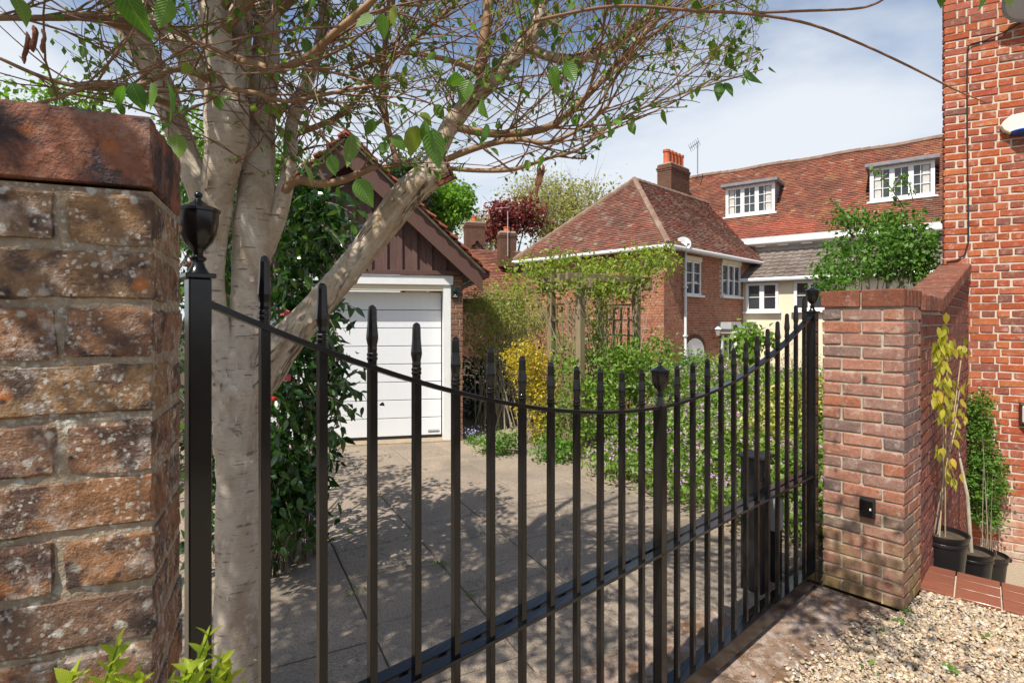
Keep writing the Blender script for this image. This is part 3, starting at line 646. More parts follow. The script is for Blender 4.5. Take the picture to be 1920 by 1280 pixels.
def post(p, w, ztop, parent, cap=True):
    mb = MB().quadbox(V((p.x, p.y, ztop / 2)), GD, GN, (0, 0, 1), w, w, ztop); mb.build('post', m_black, parent, bevel=.003)
    if cap: mb = MB().quadbox(V((p.x, p.y, ztop + .005)), GD, GN, (0, 0, 1), w + .014, w + .014, .010); mb.build('cap_plate', m_black, parent, bevel=.002)
    ped = [] if cap else [(.020, -.004), (.017, .006), (.0125, .022), (.011, .038)]
    zo = ztop + .010 if cap else ztop + .012
    if ped: MB().lathe(V((p.x, p.y, ztop)), ped, 20).build('pedestal', m_black, parent, smooth=True, angle=50)
    MB().lathe(V((p.x, p.y, zo)), [(r_, z_ * .80) for r_, z_ in URN[3 if ped else 0:]], 28).build('urn_finial', m_black, parent, smooth=True, angle=50)
pm = PL + GD * (SP * 13); post(pm, .042, railz(13) + .007, gate, cap=False)
gp1 = empty('gate_post', PL, 'thick black gate post with urn finial against the old brick wall', 'gate post', 'gate posts'); post(PL, .042, 1.735, gp1)
gp2 = empty('gate_post', PR, 'slim black gate post with urn finial beside the red brick pillar', 'gate post', 'gate posts'); post(PR, .055, 1.695, gp2)
# automatic gate opener behind the gate
op = PL + GD * (GL - .30) - GN * .22
ob = empty('gate_opener', op, 'black metal gate motor post standing behind the right end of the gate', 'gate opener')
MB().quadbox(V((op.x, op.y, .34)), GD, GN, (0, 0, 1), .13, .13, .68).build('column', m_blackmat, ob, bevel=.006)
mb = MB().quadbox(V((op.x, op.y, .745)), GD, GN, (0, 0, 1), .13, .13, .13); mb.build('head', m_blackmat, ob, bevel=.006)
MB().quadbox(V((op.x, op.y, .82)), GD, GN, (0, 0, 1), .17, .17, .018).build('lid', m_blackmat, ob, bevel=.006)
MB().quadbox(V((op.x, op.y, .745)) + GN * .067, GD, GN, (0, 0, 1), .035, .006, .09).build('panel', m_upvc, ob)
mp_ = op + GD * .19 + GN * .02
MB().quadbox(V((mp_.x, mp_.y, .42)), GD, GN, (0, 0, 1), .09, .12, .20).build('motor_cover', plain('grey_plastic', (.34, .34, .34), .45), ob, bevel=.02)
MB().quadbox(V((mp_.x, mp_.y, .16)), GD, GN, (0, 0, 1), .07, .10, .32).build('motor_foot', m_blackmat, ob, bevel=.004)

# ================================================================== RIGHT PILLAR
pil = empty('gate_pillar', C1, 'free-standing square red brick pillar at the right end of the gate', 'pillar')
def PP(u, v, z): return C1 + PU * u + PV_ * v + V((0, 0, z))
PDp = .383; PT = .075; NCOU = 23; zcap = NCOU * PT
mb = MB().prism([PP(.009, .009, 0), PP(PW - .009, .009, 0), PP(PW - .009, PDp - .009, 0), PP(.009, PDp - .009, 0)], (0, 0, zcap + .002)); mb.build('mortar', m_mortar_g, pil)
g = .01; hb = .1; sb = (PW - g) / 2
for k in range(NCOU):
    z = k * PT + .0325
    if k % 2: fp = [(0, sb, 0, hb), (sb + g, PW, 0, hb), (PW - hb, PW, hb + g, PDp - hb * .5 - g), (PW - hb, PW, PDp - hb * .5, PDp), (0, hb, hb + g, PDp), (hb + g, PW - hb - g, PDp - hb, PDp)]
    else: fp = [(0, hb, 0, .212), (hb + g, PW - hb - g, 0, hb), (PW - hb, PW, 0, .212), (PW - hb, PW, .222, PDp), (0, hb, .222, PDp), (hb + g, PW - hb - g, PDp - hb, PDp)]
    for (a, b, c, d) in fp: brick(pil, PP((a + b) / 2, (c + d) / 2, z), PU, b - a, .065, d - c, m_brick_pillar)
for i in range(2):
    for j in range(5):
        w = (PDp + .02 - 4 * .008) / 5; brick(pil, PP(-.008 + (sb + .008) * (i + .5) + i * .006, -.010 + w / 2 + j * (w + .008), zcap + .054), PU, sb + .006, .102, w, m_brick_cap, 'cap_brick')
MB().prism([PP(.012, .012, zcap), PP(PW - .012, .012, zcap), PP(PW - .012, PDp - .012, zcap), PP(.012, PDp - .012, zcap)], (0, 0, .09)).build('cap_mortar', m_mortar_g, pil)
ic = empty('intercom_panel', PP(PW * .60, -.0, .78), 'small black intercom box fixed low on the red brick pillar', 'intercom')
zi = zat(947, 3.25); pi_ = PP(PW * .585, -.014, zi)
MB().quadbox(pi_, PU, PV_, (0, 0, 1), .078, .03, .108).build('case', m_blackmat, ic, bevel=.004)
MB().quadbox(pi_ - PV_ * .0165, PU, PV_, (0, 0, 1), .064, .005, .09).build('face_plate', m_black, ic, bevel=.002)
MB().quadbox(pi_ - PV_ * .02 + PU * .02, PU, PV_, (0, 0, 1), .008, .004, .012).build('button', m_upvc, ic)

# ================================================================== RED HOUSE (right edge)
rh = empty('red_house', HC, 'tall bright red brick house wall at the right edge', 'house')
mb = MB(); hl = 2.6
RB = V((.86, .51, 0))                             # the return wall runs back behind the corner
mb.prism([HC - HN * .010 + HD * .012 + V((0, 0, -.9)), HC + HD * hl - HN * .010 + V((0, 0, -.9)), HC + HD * hl + RB * 2.5 + V((0, 0, -.9)), HC + RB * 2.5 + HD * .012 + V((0, 0, -.9))], (0, 0, 7.6)); mb.build('wall', m_mortar, rh)
nbk = 0; extra = MB(); pt = .0775; k = 0; z = -.8
while z < 5.6:
    u = 0; i = 0
    while u < hl - .1:
        if k % 2: l = .212
        else: l = (.10 if i == 0 else .055 if i == 1 else .105)
        if k % 2 == 0 and i > 1: l = .105
        l = l + random.uniform(-.008, .008); g2 = .014 + random.uniform(-.003, .004); hh = .063 + random.uniform(-.002, .003)
        hh = round(hh, 3); l2 = round(l, 2)
        c = HC + HD * (u + l / 2) + HN * random.uniform(-.004, .001) - HN * .04 + V((0, 0, z + .0325 + random.uniform(-.002, .002)))
        vis = u < .70 and z < 5.05 and not (z < 1.9 and u < .24)
        if vis and nbk < 298:
            brick(rh, c, HD, l2, .064, .08, m_brick_house, nv=5, tilt=.012); nbk += 1
        else: extra.quadbox(c, HD, HN, (0, 0, 1), l, .08, .064, random.random())
        u += l + g2; i += 1
    z += pt; k += 1
extra.build('bricks', m_brick_house_s, rh, kind='stuff')
def hface(px, py, out=0.):
    t = tcol(px, HP, HD); p = HP + HD * t; p.z = zat(py, p.y); return p + HN * out
cb = [hface(1925, 38, .05), hface(1885, 62, .03), hface(1845, 78, .012), hface(1820, 84, .012), hface(1814, 92, .012), hface(1813, 110, .012), hface(1813, 250, .012), hface(1815, 400, .012), hface(1815, 455, .012), hface(1808, 478, .012), hface(1794, 488, .012), hface(1774, 491, .012)]
tag(MB().tube(cb, .007, 6).build('wall_cable', m_blackmat, smooth=True), 'thin black cable running down the red brick wall', 'cable')
fl = empty('floodlight', hface(1915, 30), 'round grey floodlight high on the red house wall', 'light')
c = hface(1914, 20, .22); q = (V((0, 0, -1)) * .62 + HN * .8 - HD * .15).normalized()
def disc(mb, c, axis, prof, seg=24):
    axis = V(axis).normalized(); x = axis.orthogonal().normalized(); y = axis.cross(x); b = len(mb.v)
    for (r, h) in prof:
        for k in range(seg): a = 2 * math.pi * k / seg; mb.v.append(V(c) + axis * h + x * (r * math.cos(a)) + y * (r * math.sin(a)))
    for i in range(len(prof) - 1):
        for k in range(seg): k2 = (k + 1) % seg; mb.f.append([b + i * seg + k, b + i * seg + k2, b + (i + 1) * seg + k2, b + (i + 1) * seg + k]); mb.r.append(0)
    mb.f.append([b + k for k in range(seg)][::-1]); mb.f.append([b + (len(prof) - 1) * seg + k for k in range(seg)]); mb.r += [0, 0]; return mb
disc(MB(), c, q, [(.03, -.13), (.12, -.09), (.18, -.01), (.20, .0), (.20, .02), (.18, .022)]).build('housing', plain('grey_metal', (.30, .30, .30), .5, metal=.3), fl, smooth=True)
disc(MB(), c + q * .021, q, [(.178, 0), (.12, .008), (.02, .011)]).build('lens', plain('frosted_lens', (.45, .45, .44), .3), fl, smooth=True)
MB().tube([c - q * .09, hface(1921, 30, .0)], .018, 8).build('arm', plain('grey_metal_arm', (.2, .2, .2), .5), fl)
al = empty('alarm_box', hface(1900, 240), 'cream burglar alarm box with blue base on the red wall', 'alarm box')
poly = [(a * 1.25, b * 1.25) for a, b in [(-.105, .01), (-.085, .045), (-.04, .085), (.06, .095), (.14, .085), (.2, .04), (.2, -.02), (.14, -.055), (-.045, -.06), (-.085, -.03)]]
ac = hface(1905, 238, 0)
MB().prism([ac + HD * a + V((0, 0, b)) for a, b in poly], HN * .07).build('cover', plain('cream_plastic', (.76, .73, .58), .35), al, bevel=.012)
disc(MB(), ac + HD * .04 + HN * .05 + V((0, 0, -.07)), (0, 0, -1), [(.10, -.012), (.10, .0), (.088, .014), (.06, .026), (.01, .03)]).build('strobe_lens', plain('blue_plastic', (.012, .07, .34), .2), al, smooth=True)
wl = empty('bulkhead_light', hface(1915, 775), 'white oblong bulkhead light with dark bronze base on the red wall', 'light')
bc = hface(1928, 776, 0)
MB().quadbox(bc + HN * .025, HD, HN, (0, 0, 1), .15, .05, .225).build('base', plain('bronze_plastic', (.06, .03, .02), .4), wl, bevel=.018)
MB().quadbox(bc + HN * .065, HD, HN, (0, 0, 1), .125, .05, .185).build('diffuser', m_upvc, wl, bevel=.024)
pb = hface(1889, 1075, .04)
tag(MB().tube([pb + V((0, 0, -.1)), pb + V((0, 0, .14)), pb + V((.01, 0, .17))], .022, 10).build('drain_pipe', m_blackmat, smooth=True), 'short black pipe standing at the foot of the red wall', 'pipe')

# ================================================================== GARDEN WALL with ramped coping
gw = empty('garden_wall', S2, 'shaded brick garden wall with ramped brick-on-edge coping joining pillar and red house', 'wall')
tr = tcol(1760, S2, WD); zf = zat(556, S2.y + WD.y * tr * .5); ze = zat(494, S2.y + WD.y * (WL - .02))
tr = max(.12, tr); ztop = lambda t: zf if t < tr else zf + (ze - zf) * (t - tr) / (WL - tr)
wt = .24
mb = MB().prism([S2 - WN * .01 + V((0, 0, -.85)), S2 - WN * .01 + WD * (WL - .004) + V((0, 0, -.85)), S2 - WN * .01 + WD * (WL - .004) + V((0, 0, ze - .10)), S2 - WN * .01 + WD * tr + V((0, 0, zf - .10)), S2 - WN * .01 + V((0, 0, zf - .10))], -WN * (wt - .02)); mb.build('mortar', m_mortar_g, gw)
k = 0; z = -.72
while z < ze - .1:
    u = 0; i = 0
    while u < WL - .05:
        l = (.212 if (i + k) % 2 == 0 else .102); l = min(l, WL - .005 - u)
        if l > .04 and z + .04 < ztop(u + l / 2) - .115 and not (z < -.2 and k % 2 and u < .9): brick(gw, S2 + WD * (u + l / 2) - WN * .045 + V((0, 0, z + .0325)), WD, round(l, 3), .065, .09, m_brick_garden, nv=5)
        u += l + .011; i += 1
    z += .0755; k += 1
t = .0; sl_ = math.atan2(ze - zf, WL - tr)
def coping_brick(t, ang, zc):
    me = brick_mesh(.064, .1, wt + .02, random.randrange(4), m_brick_cap); o = bpy.data.objects.new('coping_brick', me); link(o, gw)
    m = Matrix((WD, V((0, 0, 1)).cross(WD), (0, 0, 1))).transposed().to_4x4() @ Matrix.Rotation(-ang, 4, 'Y'); m.translation = S2 + WD * t - WN * (wt / 2 - .015) + V((0, 0, zc)); o.matrix_basis = m
t = .036
while t < tr - .02: coping_brick(t, 0, zf - .05); t += .073
t = tr + .03
while t < WL - .01: coping_brick(t, sl_, ztop(t) - .05 / math.cos(sl_)); t += .073 * math.cos(sl_)

# ================================================================== GARAGE
GA = V((.9776, .2103, 0)); GO = V((.2103, -.9776, 0)); D1 = G(830, 823)
gx = lambda px, off=0.: tcol(px, D1 + GO * off, GA)
def GP(t, z, off=0.): p = D1 + GA * t + GO * off; return V((p.x, p.y, z))
tR, tA = gx(868, .14), gx(650, .42); hw = tR - tA; tL = tA - hw; td0 = tA - (0 - tA)
gar = empty('garage', GP(tA, 0), 'single garage with brown boarded gable and white sectional door', 'garage')
zl = zat(514, 7.4); z_ap = zat(272, 7.05); z_ev = zat(512, 7.2); FW = .14                  # FW: front wall plane in front of the door
tev = gx(905, .42); run = tev - tA; slope = math.atan2(z_ap - z_ev, run)
MB().prism([GP(tL, 0, FW - .03), GP(tR, 0, FW - .03), GP(tR, zl + .1, FW - .03), GP(tL, zl + .1, FW - .03)], -GO * .02).prism([GP(tR - .02, 0, FW - .05), GP(tR - .02, 2.3, FW - .05), GP(tR - .02, 2.3, -5), GP(tR - .02, 0, -5)], -GA * .1).prism([GP(tL + .02, 0, FW - .05), GP(tL + .02, 2.3, FW - .05), GP(tL + .02, 2.3, -5), GP(tL + .02, 0, -5)], GA * .1)
mb = MB(); dl, dr = td0, 0.0
mb.prism([GP(dr + .10, 0, FW - .012), GP(tR - .006, 0, FW - .012), GP(tR - .006, zl, FW - .012), GP(dr + .10, zl, FW - .012)], -GO * 5.2)
mb.prism([GP(tL + .006, 0, FW - .012), GP(dl - .10, 0, FW - .012), GP(dl - .10, zl, FW - .012), GP(tL + .006, zl, FW - .012)], -GO * 5.2); mb.build('wall_core', m_mortar_g, gar)
for side in (0, 1):
    k = 0; z = .004
    a0, a1 = (dr + .10, tR) if side == 0 else (tL, dl - .10)
    while z < zl - .02:
        w = a1 - a0; cuts = [(a0, a0 + w * .66), (a0 + w * .66 + .01, a1)] if k % 2 else [(a0, a0 + w * .33), (a0 + w * .33 + .01, a1)]
        for (p, q) in cuts: brick(gar, GP((p + q) / 2, z + .0325, FW - .05), GA, round(q - p, 3), .065, .1, m_brick_garage, nv=4, tilt=.004)
        for j in range(3 if side == 0 else 0):    # first bricks of the long side
            brick(gar, GP(a1 - .045, z + .0325, FW - .23 - j * .225), GO, .215, .065, .1, m_brick_garage, nv=4, tilt=.004)
        z += .0755; k += 1
# door with eight sections
zt = zat(548, 7.6); door = MB().prism([GP(dl + .01, .03, -.12), GP(dr - .01, .03, -.12), GP(dr - .01, zt, -.12), GP(dl + .01, zt, -.12)], -GO * .03).build('door', plain('door_backing', (.25, .26, .28), .5), gar)
def gdoor():
    m = MT('white_door_panel', .42, .4); g_ = m.noise(40, 3, .6, m.scaled((1, 1, .06))); m.col(m.mix(m.rng(g_, .3, .7, 0, .3), (.74, .75, .76), (.66, .68, .71))); return m.m
m_door = gdoor(); hs = (zt - .05) / 8
for i in range(8):
    MB().quadbox(GP((dl + dr) / 2, .05 + hs * (i + .5), -.102), GA, GO, (0, 0, 1), dr - dl - .03, .036, hs - .009).build('door_panel', m_door, door, bevel=.004)
MB().quadbox(GP((dl + dr) / 2, .036, -.102), GA, GO, (0, 0, 1), dr - dl - .03, .04, .03).build('rubber_seal', m_blackmat, door)
plate = MB().quadbox(GP(-.115, .105, -.0825), GA, GO, (0, 0, 1), .155, .004, .036).build('maker_plate', plain('plate_grey', (.10, .10, .11), .4), door)
mb = MB()
for i in range(7): mb.quadbox(GP(-.178 + i * .021, .111, -.0795), GA, GO, (0, 0, 1), .013, .002, .012)
mb.build('plate_lettering', m_upvc, plate)
MB().quadbox(GP((dl + dr) / 2, zat(526, 7.45), FW + .004), GA, GO, (0, 0, 1), dr - dl + .26, .03, .125).build('lintel_board', m_white, gar, bevel=.003)
MB().quadbox(GP((dl + dr) / 2, zt + .06, .0), GA, GO, (0, 0, 1), dr - dl, .25, .09).build('lintel_soffit', m_cream, gar)
for t_ in (dr + .05, dl - .05): MB().quadbox(GP(t_, zl / 2 - .03, -.005), GA, GO, (0, 0, 1), .10, .28, zl - .07).build('door_frame', m_white, gar, bevel=.003)
MB().quadbox(GP((dl + dr) / 2, .0, .05), GA, GO, (0, 0, 1), dr - dl + .2, .24, .035).build('threshold', noisy('door_threshold', (.36, .28, .19), (.28, .22, .15), 9, .9), gar, bevel=.006)
# boards and battens of the gable
zr = lambda t: z_ap - abs(t - tA) * math.tan(slope)
MB().prism([GP(tL, zl, FW - .03), GP(tR, zl, FW - .03), GP(tR, max(zl + .02, zr(tR) + .02), FW - .03), GP(tA, z_ap - .02, FW - .03), GP(tL, max(zl + .02, zr(tL) + .02), FW - .03)], -GO * .08).build('gable_backing', m_brown, gar)
t_ = tL; bw = .197
while t_ < tR - .02:
    a, b = t_, min(t_ + bw, tR); za, zb = zr(a) - .06, zr(b) - .06
    pl_ = [GP(a, zl + .04, FW - .028), GP(b, zl + .04, FW - .028), GP(b, max(zb, zl + .05), FW - .028)] + ([GP(tA, z_ap - .06, FW - .028)] if a < tA < b else []) + [GP(a, max(za, zl + .05), FW - .028)]
    MB().prism(pl_, GO * .02).build('board', m_brown, gar)
    a2, b2 = b - .035, b + .035
    if b < tR - .05 and min(zr(a2), zr(b2)) > zl + .15: MB().prism([GP(a2, zl + .04, FW - .005), GP(b2, zl + .04, FW - .005), GP(b2, zr(b2) - .06, FW - .005), GP(a2, zr(a2) - .06, FW - .005)], GO * .03).build('batten', m_brown, gar)
    t_ += bw
MB().quadbox(GP((tL + tR) / 2, zl + .015, FW + .012), GA, GO, (0, 0, 1), tR - tL - .05, .06, .06).build('drip_board', m_barge, gar, bevel=.003)
BO = .42
for sgn in (-1, 1):
    e = tA + sgn * run; dirs = V((GA.x * sgn * math.cos(slope), GA.y * sgn * math.cos(slope), -math.sin(slope))); up = V((GA.x * sgn * math.sin(slope), GA.y * sgn * math.sin(slope), math.cos(slope)))
    a = GP(tA, z_ap, BO); ln = run / math.cos(slope)
    pl_ = [a, a + dirs * ln, a + dirs * ln + V((0, 0, -.24)), GP(tA, z_ap - .30, BO)]
    MB().prism(pl_, -GO * .03).build('bargeboard', m_barge, gar, bevel=.003)
    MB().prism([a + up * .012 + GO * .03, a + dirs * (ln + .02) + up * .012 + GO * .03, a + dirs * (ln + .02) + up * .04 + GO * .03, a + up * .04 + GO * .03], -GO * 5.6).build('verge_board', noisy('verge_mortar', (.36, .31, .22), (.26, .23, .16), 9, .95), gar)
    mb = MB(); O = a + dirs * (ln + .06) + up * .045 + GO * .05; s_ = -dirs
    roof_tiles(mb, O, -GO, s_, lambda u, v: u < 5.4 and v < ln + .06, 0, 5.4, ln + .06, up, .10, .165)
    mb.build('roof_tiles', m_tile_grg, gar, kind='stuff')
    mb = MB(); ee = GP(e, z_ev - .02, BO) + GA * sgn * .05; mb.tube([ee + V((0, 0, .0)), ee - GO * 5.5], .05, 8); mb.build('gutter', plain('brown_gutter', (.12, .03, .022), .35), gar, smooth=True)
mb = MB()
for k in range(18): mb.prism([GP(tA, z_ap + .15, BO + .04 - k * .3), GP(tA + .11, z_ap + .05, BO + .04 - k * .3), GP(tA - .11, z_ap + .05, BO + .04 - k * .3)], -GO * .29, random.random())
mb.build('ridge_tiles', m_tile_grg, gar, kind='stuff')
kb = empty('wall_lamp_box', GP(gx(853, FW), 2.0, FW), 'small dark green sensor box on the garage brick jamb', 'box')
kc = GP(gx(853, FW + .02), zat(549, 7.45), FW + .022)
MB().quadbox(kc, GA, GO, (0, 0, 1), .105, .05, .135).build('case', plain('dark_green_plastic', (.015, .028, .02), .4), kb, bevel=.008)
disc(MB(), kc + GO * .025 + V((0, 0, .015)), GO, [(.03, 0), (.028, .012), (.015, .02)]).build('lens', m_black, kb, smooth=True)
MB().quadbox(kc + GO * .026 + V((0, 0, -.03)), GA, GO, (0, 0, 1), .015, .004, .015).build('indicator', m_upvc, kb)
MB().quadbox(kc + GO * .026 + V((0, 0, -.052)), GA, GO, (0, 0, 1), .06, .004, .01).build('label_strip', plain('label_grey', (.4, .4, .4), .4), kb)

# ================================================================== BRICK WING WITH HIPPED ROOF
WC = U(1245, 600, 15.0); WC.z = 0
WR = V((1040, F, 0)).normalized(); WLf = V((-WR.y, WR.x, 0))          # right wall direction (away right), left face direction (away left)
nR = V((WR.y, -WR.x, 0)); nL = -WR                                     # outward normals
ZB, ZE = -1.1, 3.66; LW = tcol(975, WC, WLf) - .25; LR = 6.2
wing = empty('hipped_brick_house', V((WC.x, WC.y, ZB)), 'red brick house wing with hipped clay tile roof and white gutters', 'house')
def wp(a, b, z): p = WC + WR * a + WLf * b; return V((p.x, p.y, z))
mb = MB().prism([wp(.01, .01, ZB), wp(LR, .01, ZB), wp(LR, LW, ZB), wp(.01, LW, ZB)], (0, 0, ZE - ZB)); mb.build('wall', m_mortar_far, wing)
def wR(px, py):                                   # point on the right wall
    t = tcol(px, WC, WR); return t, zat(py, WC.y + WR.y * t)
holes = []
for (x0, x1, y0, y1) in ((1283.5, 1312, 482, 553), (1352, 1386, 490, 556)):
    a, b = tcol(x0, WC, WR), tcol(x1, WC, WR); Ym = WC.y + WR.y * (a + b) / 2; holes.append((a, b, zat(y1, Ym), zat(y0, Ym)))
ar0, ar1 = tcol(1284, WC, WR), tcol(1319, WC, WR); arz = zat(658, WC.y + WR.y * ar0); arr = (ar1 - ar0) / 2
do0, do1 = tcol(1349, WC, WR), tcol(1392, WC, WR); doz = zat(617, WC.y + WR.y * do0)
def holef(u, z, a, b):
    for (p, q, c, d) in holes:
        if p - .02 < u < q + .02 and c < z < d + .02: return True
    if ar0 < u < ar1 and z < arz + math.sqrt(max(0, arr ** 2 - (u - (ar0 + ar1) / 2) ** 2)) * .62 + .02: return True
    if do0 - .02 < u < do1 and z < doz: return True
    return False
mb = MB(); brick_stuff_wall(mb, WC, WR, nR, LR, ZB, ZE, holef); brick_stuff_wall(mb, WC, WLf, nL, LW, ZB, ZE, bond='flemish'); mb.build('bricks', m_brick_wing, wing, kind='stuff')
def window(parent, P, d, nrm, a, b, z0, z1, cols, rows, off=.0, fr=.05, sill=True, panes=None, inner=True, curtain=False, mull=.045):
    """frame with casements: P + d*a..b"""
    P, d, nrm = V(P), V(d), V(nrm); w = b - a; B = lambda u, z, o: V((P.x + d.x * u + nrm.x * o, P.y + d.y * u + nrm.y * o, z))
    mb = MB(); zc = (z0 + z1) / 2
    for u in (a + fr / 2, b - fr / 2): mb.quadbox(B(u, zc, off), d, nrm, (0, 0, 1), fr, .08, z1 - z0)
    for z in (z0 + fr / 2, z1 - fr / 2): mb.quadbox(B((a + b) / 2, z, off - .002), d, nrm, (0, 0, 1), w - .002, .078, fr)
    wf = mb.build('window', m_white, parent); cw = (w - 2 * fr) / cols
    for c in range(cols):
        u0, u1 = a + fr + c * cw, a + fr + (c + 1) * cw
        if c: MB().quadbox(B(u0, zc, off + .004), d, nrm, (0, 0, 1), mull * 1.6, .08, z1 - z0 - 2 * fr).build('mullion', m_white, wf)
        for r_ in range(rows):
            zz = z0 + fr + (z1 - z0 - 2 * fr) * r_ / rows
            if r_: MB().quadbox(B((u0 + u1) / 2, zz, off + .0), d, nrm, (0, 0, 1), u1 - u0 - .02, .05, .022).build('glazing_bar', m_white, wf)
        if panes and panes > 1:
            for q_ in range(1, panes): MB().quadbox(B(u0 + (u1 - u0) * q_ / panes, zc, off + .002), d, nrm, (0, 0, 1), .022, .05, z1 - z0 - 2 * fr).build('glazing_bar', m_white, wf)
        MB().quadbox(B((u0 + u1) / 2, zc, off - .012), d, nrm, (0, 0, 1), u1 - u0, .008, z1 - z0 - 2 * fr).build('pane', m_glass, wf)
        if curtain and c in (0, cols - 1):
            s_ = -1 if c == 0 else 1; cu = (u0 + u1) / 2 + s_ * cw * .27; mb = MB()
            for q_ in range(5): mb.quadbox(B(cu + (q_ - 2) * cw * .07, zc, off - .006 + (q_ % 2) * .003), d, nrm, (0, 0, 1), cw * .068, .003, (z1 - z0 - 2 * fr) * .97)
            mb.build('curtain', m_curtain, wf)
    if sill: MB().quadbox(B((a + b) / 2, z0 - .03, off + .05), d, nrm, (0, 0, 1), w + .16, .16, .06).build('sill', m_white, wf)
    return wf
for i, (a, b, c, d) in enumerate(holes):
    window(wing, WC, WR, nR, a, b, c, d - .12, 2 + i, 3 if i == 0 else 2, off=.0)
    MB().quadbox(V((WC.x, WC.y, 0)) + WR * ((a + b) / 2) + nR * .02 + V((0, 0, d - .05)), WR, nR, (0, 0, 1), b - a + .06, .1, .13).build('window_head', m_cream, wing)
# arched garden door
ac_ = (ar0 + ar1) / 2; pts_ = [WC + WR * ar0 + nR * .0 + V((0, 0, ZB))] + [WC + WR * (ac_ - arr * math.cos(t)) + V((0, 0, arz + arr * .62 * math.sin(t))) for t in [math.pi * i / 10 for i in range(11)]] + [WC + WR * ar1 + V((0, 0, ZB))]
ad = MB().prism([p + nR * -.03 for p in pts_], nR * .05).build('arched_door', m_white, wing)
for s_ in (-1, 1): MB().quadbox(WC + WR * (ac_ + s_ * arr * .42) + nR * .023 + V((0, 0, arz - .32)), WR, nR, (0, 0, 1), arr * .55, .01, .5).build('pane', m_curtain, ad)
mb = MB()
for i in range(12):
    t = math.pi * (i + .5) / 12; c = WC + WR * (ac_ - (arr + .06) * math.cos(t)) + V((0, 0, arz + (arr * .62 + .06) * math.sin(t))) + nR * .002; rd = (WR * (-math.cos(t)) + V((0, 0, math.sin(t) * .8))).normalized(); tg = nR.cross(rd)
    mb.quadbox(c, rd, tg, nR, .11, arr * .25, .05, random.random())
mb.build('door_arch', m_brick_chim, wing)
# porch over the entrance
mb = MB().quadbox(WC + WR * ((do0 + do1) / 2 - .02) + nR * .28 + V((0, 0, doz - .06)), WR, nR, (0, 0, 1), do1 - do0 + .1, .62, .12); pr_ = mb.build('porch', m_white, wing, bevel=.004)
MB().quadbox(WC + WR * ((do0 + do1) / 2 - .05) + nR * .2 + V((0, 0, doz + .12)), WR, nR, (0, 0, 1), do1 - do0 + .2, .5, .22).build('porch_roof', m_leadlight, wing)
for t_ in (do0 + .04, do1 - .06): MB().quadbox(WC + WR * t_ + nR * .52 + V((0, 0, (doz + ZB) / 2 - .06)), WR, nR, (0, 0, 1), .09, .09, doz - ZB - .12).build('porch_post', m_white, wing)
for j in range(5): MB().quadbox(WC + WR * (do0 + .12 + (do1 - do0 - .2) * j / 4) + nR * .03 + V((0, 0, (doz + ZB) / 2 - .1)), WR, nR, (0, 0, 1), .07, .06, doz - ZB - .2).build('porch_slat', m_upvc, wing)
MB().quadbox(WC + WR * ((do0 + do1) / 2) + nR * -.005 + V((0, 0, (doz + ZB) / 2 - .1)), WR, nR, (0, 0, 1), do1 - do0 - .05, .02, doz - ZB - .2).build('porch_glass', m_glass, wing)
# roof
ov = .28; zE2 = ZE + .02; mid = LW / 2; zP = 6.45; hip = mid; pitch = (zP - zE2) / (mid + ov)
e1_, e2_, e3_ = wp(-ov, -ov, zE2), wp(LR + .25, -ov, zE2), wp(-ov, LW + ov, zE2); pk = wp(hip, mid, zP); rb_ = wp(LR + 5.5, mid, zP)
MB().prism([wp(-ov + .05, -ov + .05, zE2 - .0), wp(LR + 1, -ov + .05, zE2), wp(LR + 1, LW + ov - .05, zE2), wp(-ov + .05, LW + ov - .05, zE2)], (0, 0, -.06)).build('soffit', m_white, wing)
MB().prism([e1_, e3_, pk], (0, 0, -.05)).prism([e1_, wp(LR + 5.5, -ov, zE2), rb_, pk], (0, 0, -.05)).prism([e3_, wp(LR + 5.5, LW + ov, zE2), rb_, pk], (0, 0, -.05)).build('roof', m_under, wing)
sR = (WLf * (mid + ov) + V((0, 0, zP - zE2))); lR = sR.length; sR.normalize(); nnR = WR.cross(sR); nnR = nnR if nnR.z > 0 else -nnR
sL = (WR * (hip + ov) + V((0, 0, zP - zE2))); lL = sL.length; sL.normalize(); nnL = WLf.cross(sL); nnL = nnL if nnL.z > 0 else -nnL
mb = MB(); roof_tiles(mb, e1_, WR, sR, lambda u, v: u > v / lR * (hip + ov) and u < LR + .25 + v / lR * 5.2, 0, LR + 5.5, lR, nnR)
mb.build('roof_tiles', m_tile_wing, wing, kind='stuff')
mb = MB(); roof_tiles(mb, e1_, WLf, sL, lambda u, v: u > v / lL * (mid + ov) and u < (LW + 2 * ov) - v / lL * (mid + ov), 0, LW + 2 * ov, lL, nnL)
mb.build('end_roof_tiles', m_tile_wing, wing, kind='stuff')
mb = MB()
for (a, b) in ((e1_, pk), (e3_, pk), (pk, rb_)):
    n_ = int((b - a).length / .3)
    for i in range(n_): mb.tube([a.lerp(b, i / n_) + V((0, 0, .03)), a.lerp(b, (i + 1.08) / n_) + V((0, 0, .045))], [.085, .1], 7, r=random.random())
mb.build('hip_tiles', m_ridge, wing, kind='stuff')
def gutter(parent, a, b, r=.06, mat=None):
    return MB().tube([a, b], r, 8).build('gutter', mat or m_upvc, parent, smooth=True)
gutter(wing, e1_ + V((0, 0, -.04)) - WLf * .04, e2_ + V((0, 0, -.04)) - WLf * .04); gutter(wing, e1_ + V((0, 0, -.04)) - WR * .04, e3_ + V((0, 0, -.04)) - WR * .04)
t_ = tcol(1281, WC, WR); dp = WC + WR * t_ + nR * .07
MB().tube([V((dp.x, dp.y, ZB)), V((dp.x, dp.y, ZE - .02)), V((dp.x, dp.y, ZE)) + nR * .2], .04, 8).build('downpipe', m_upvc, wing, smooth=True)
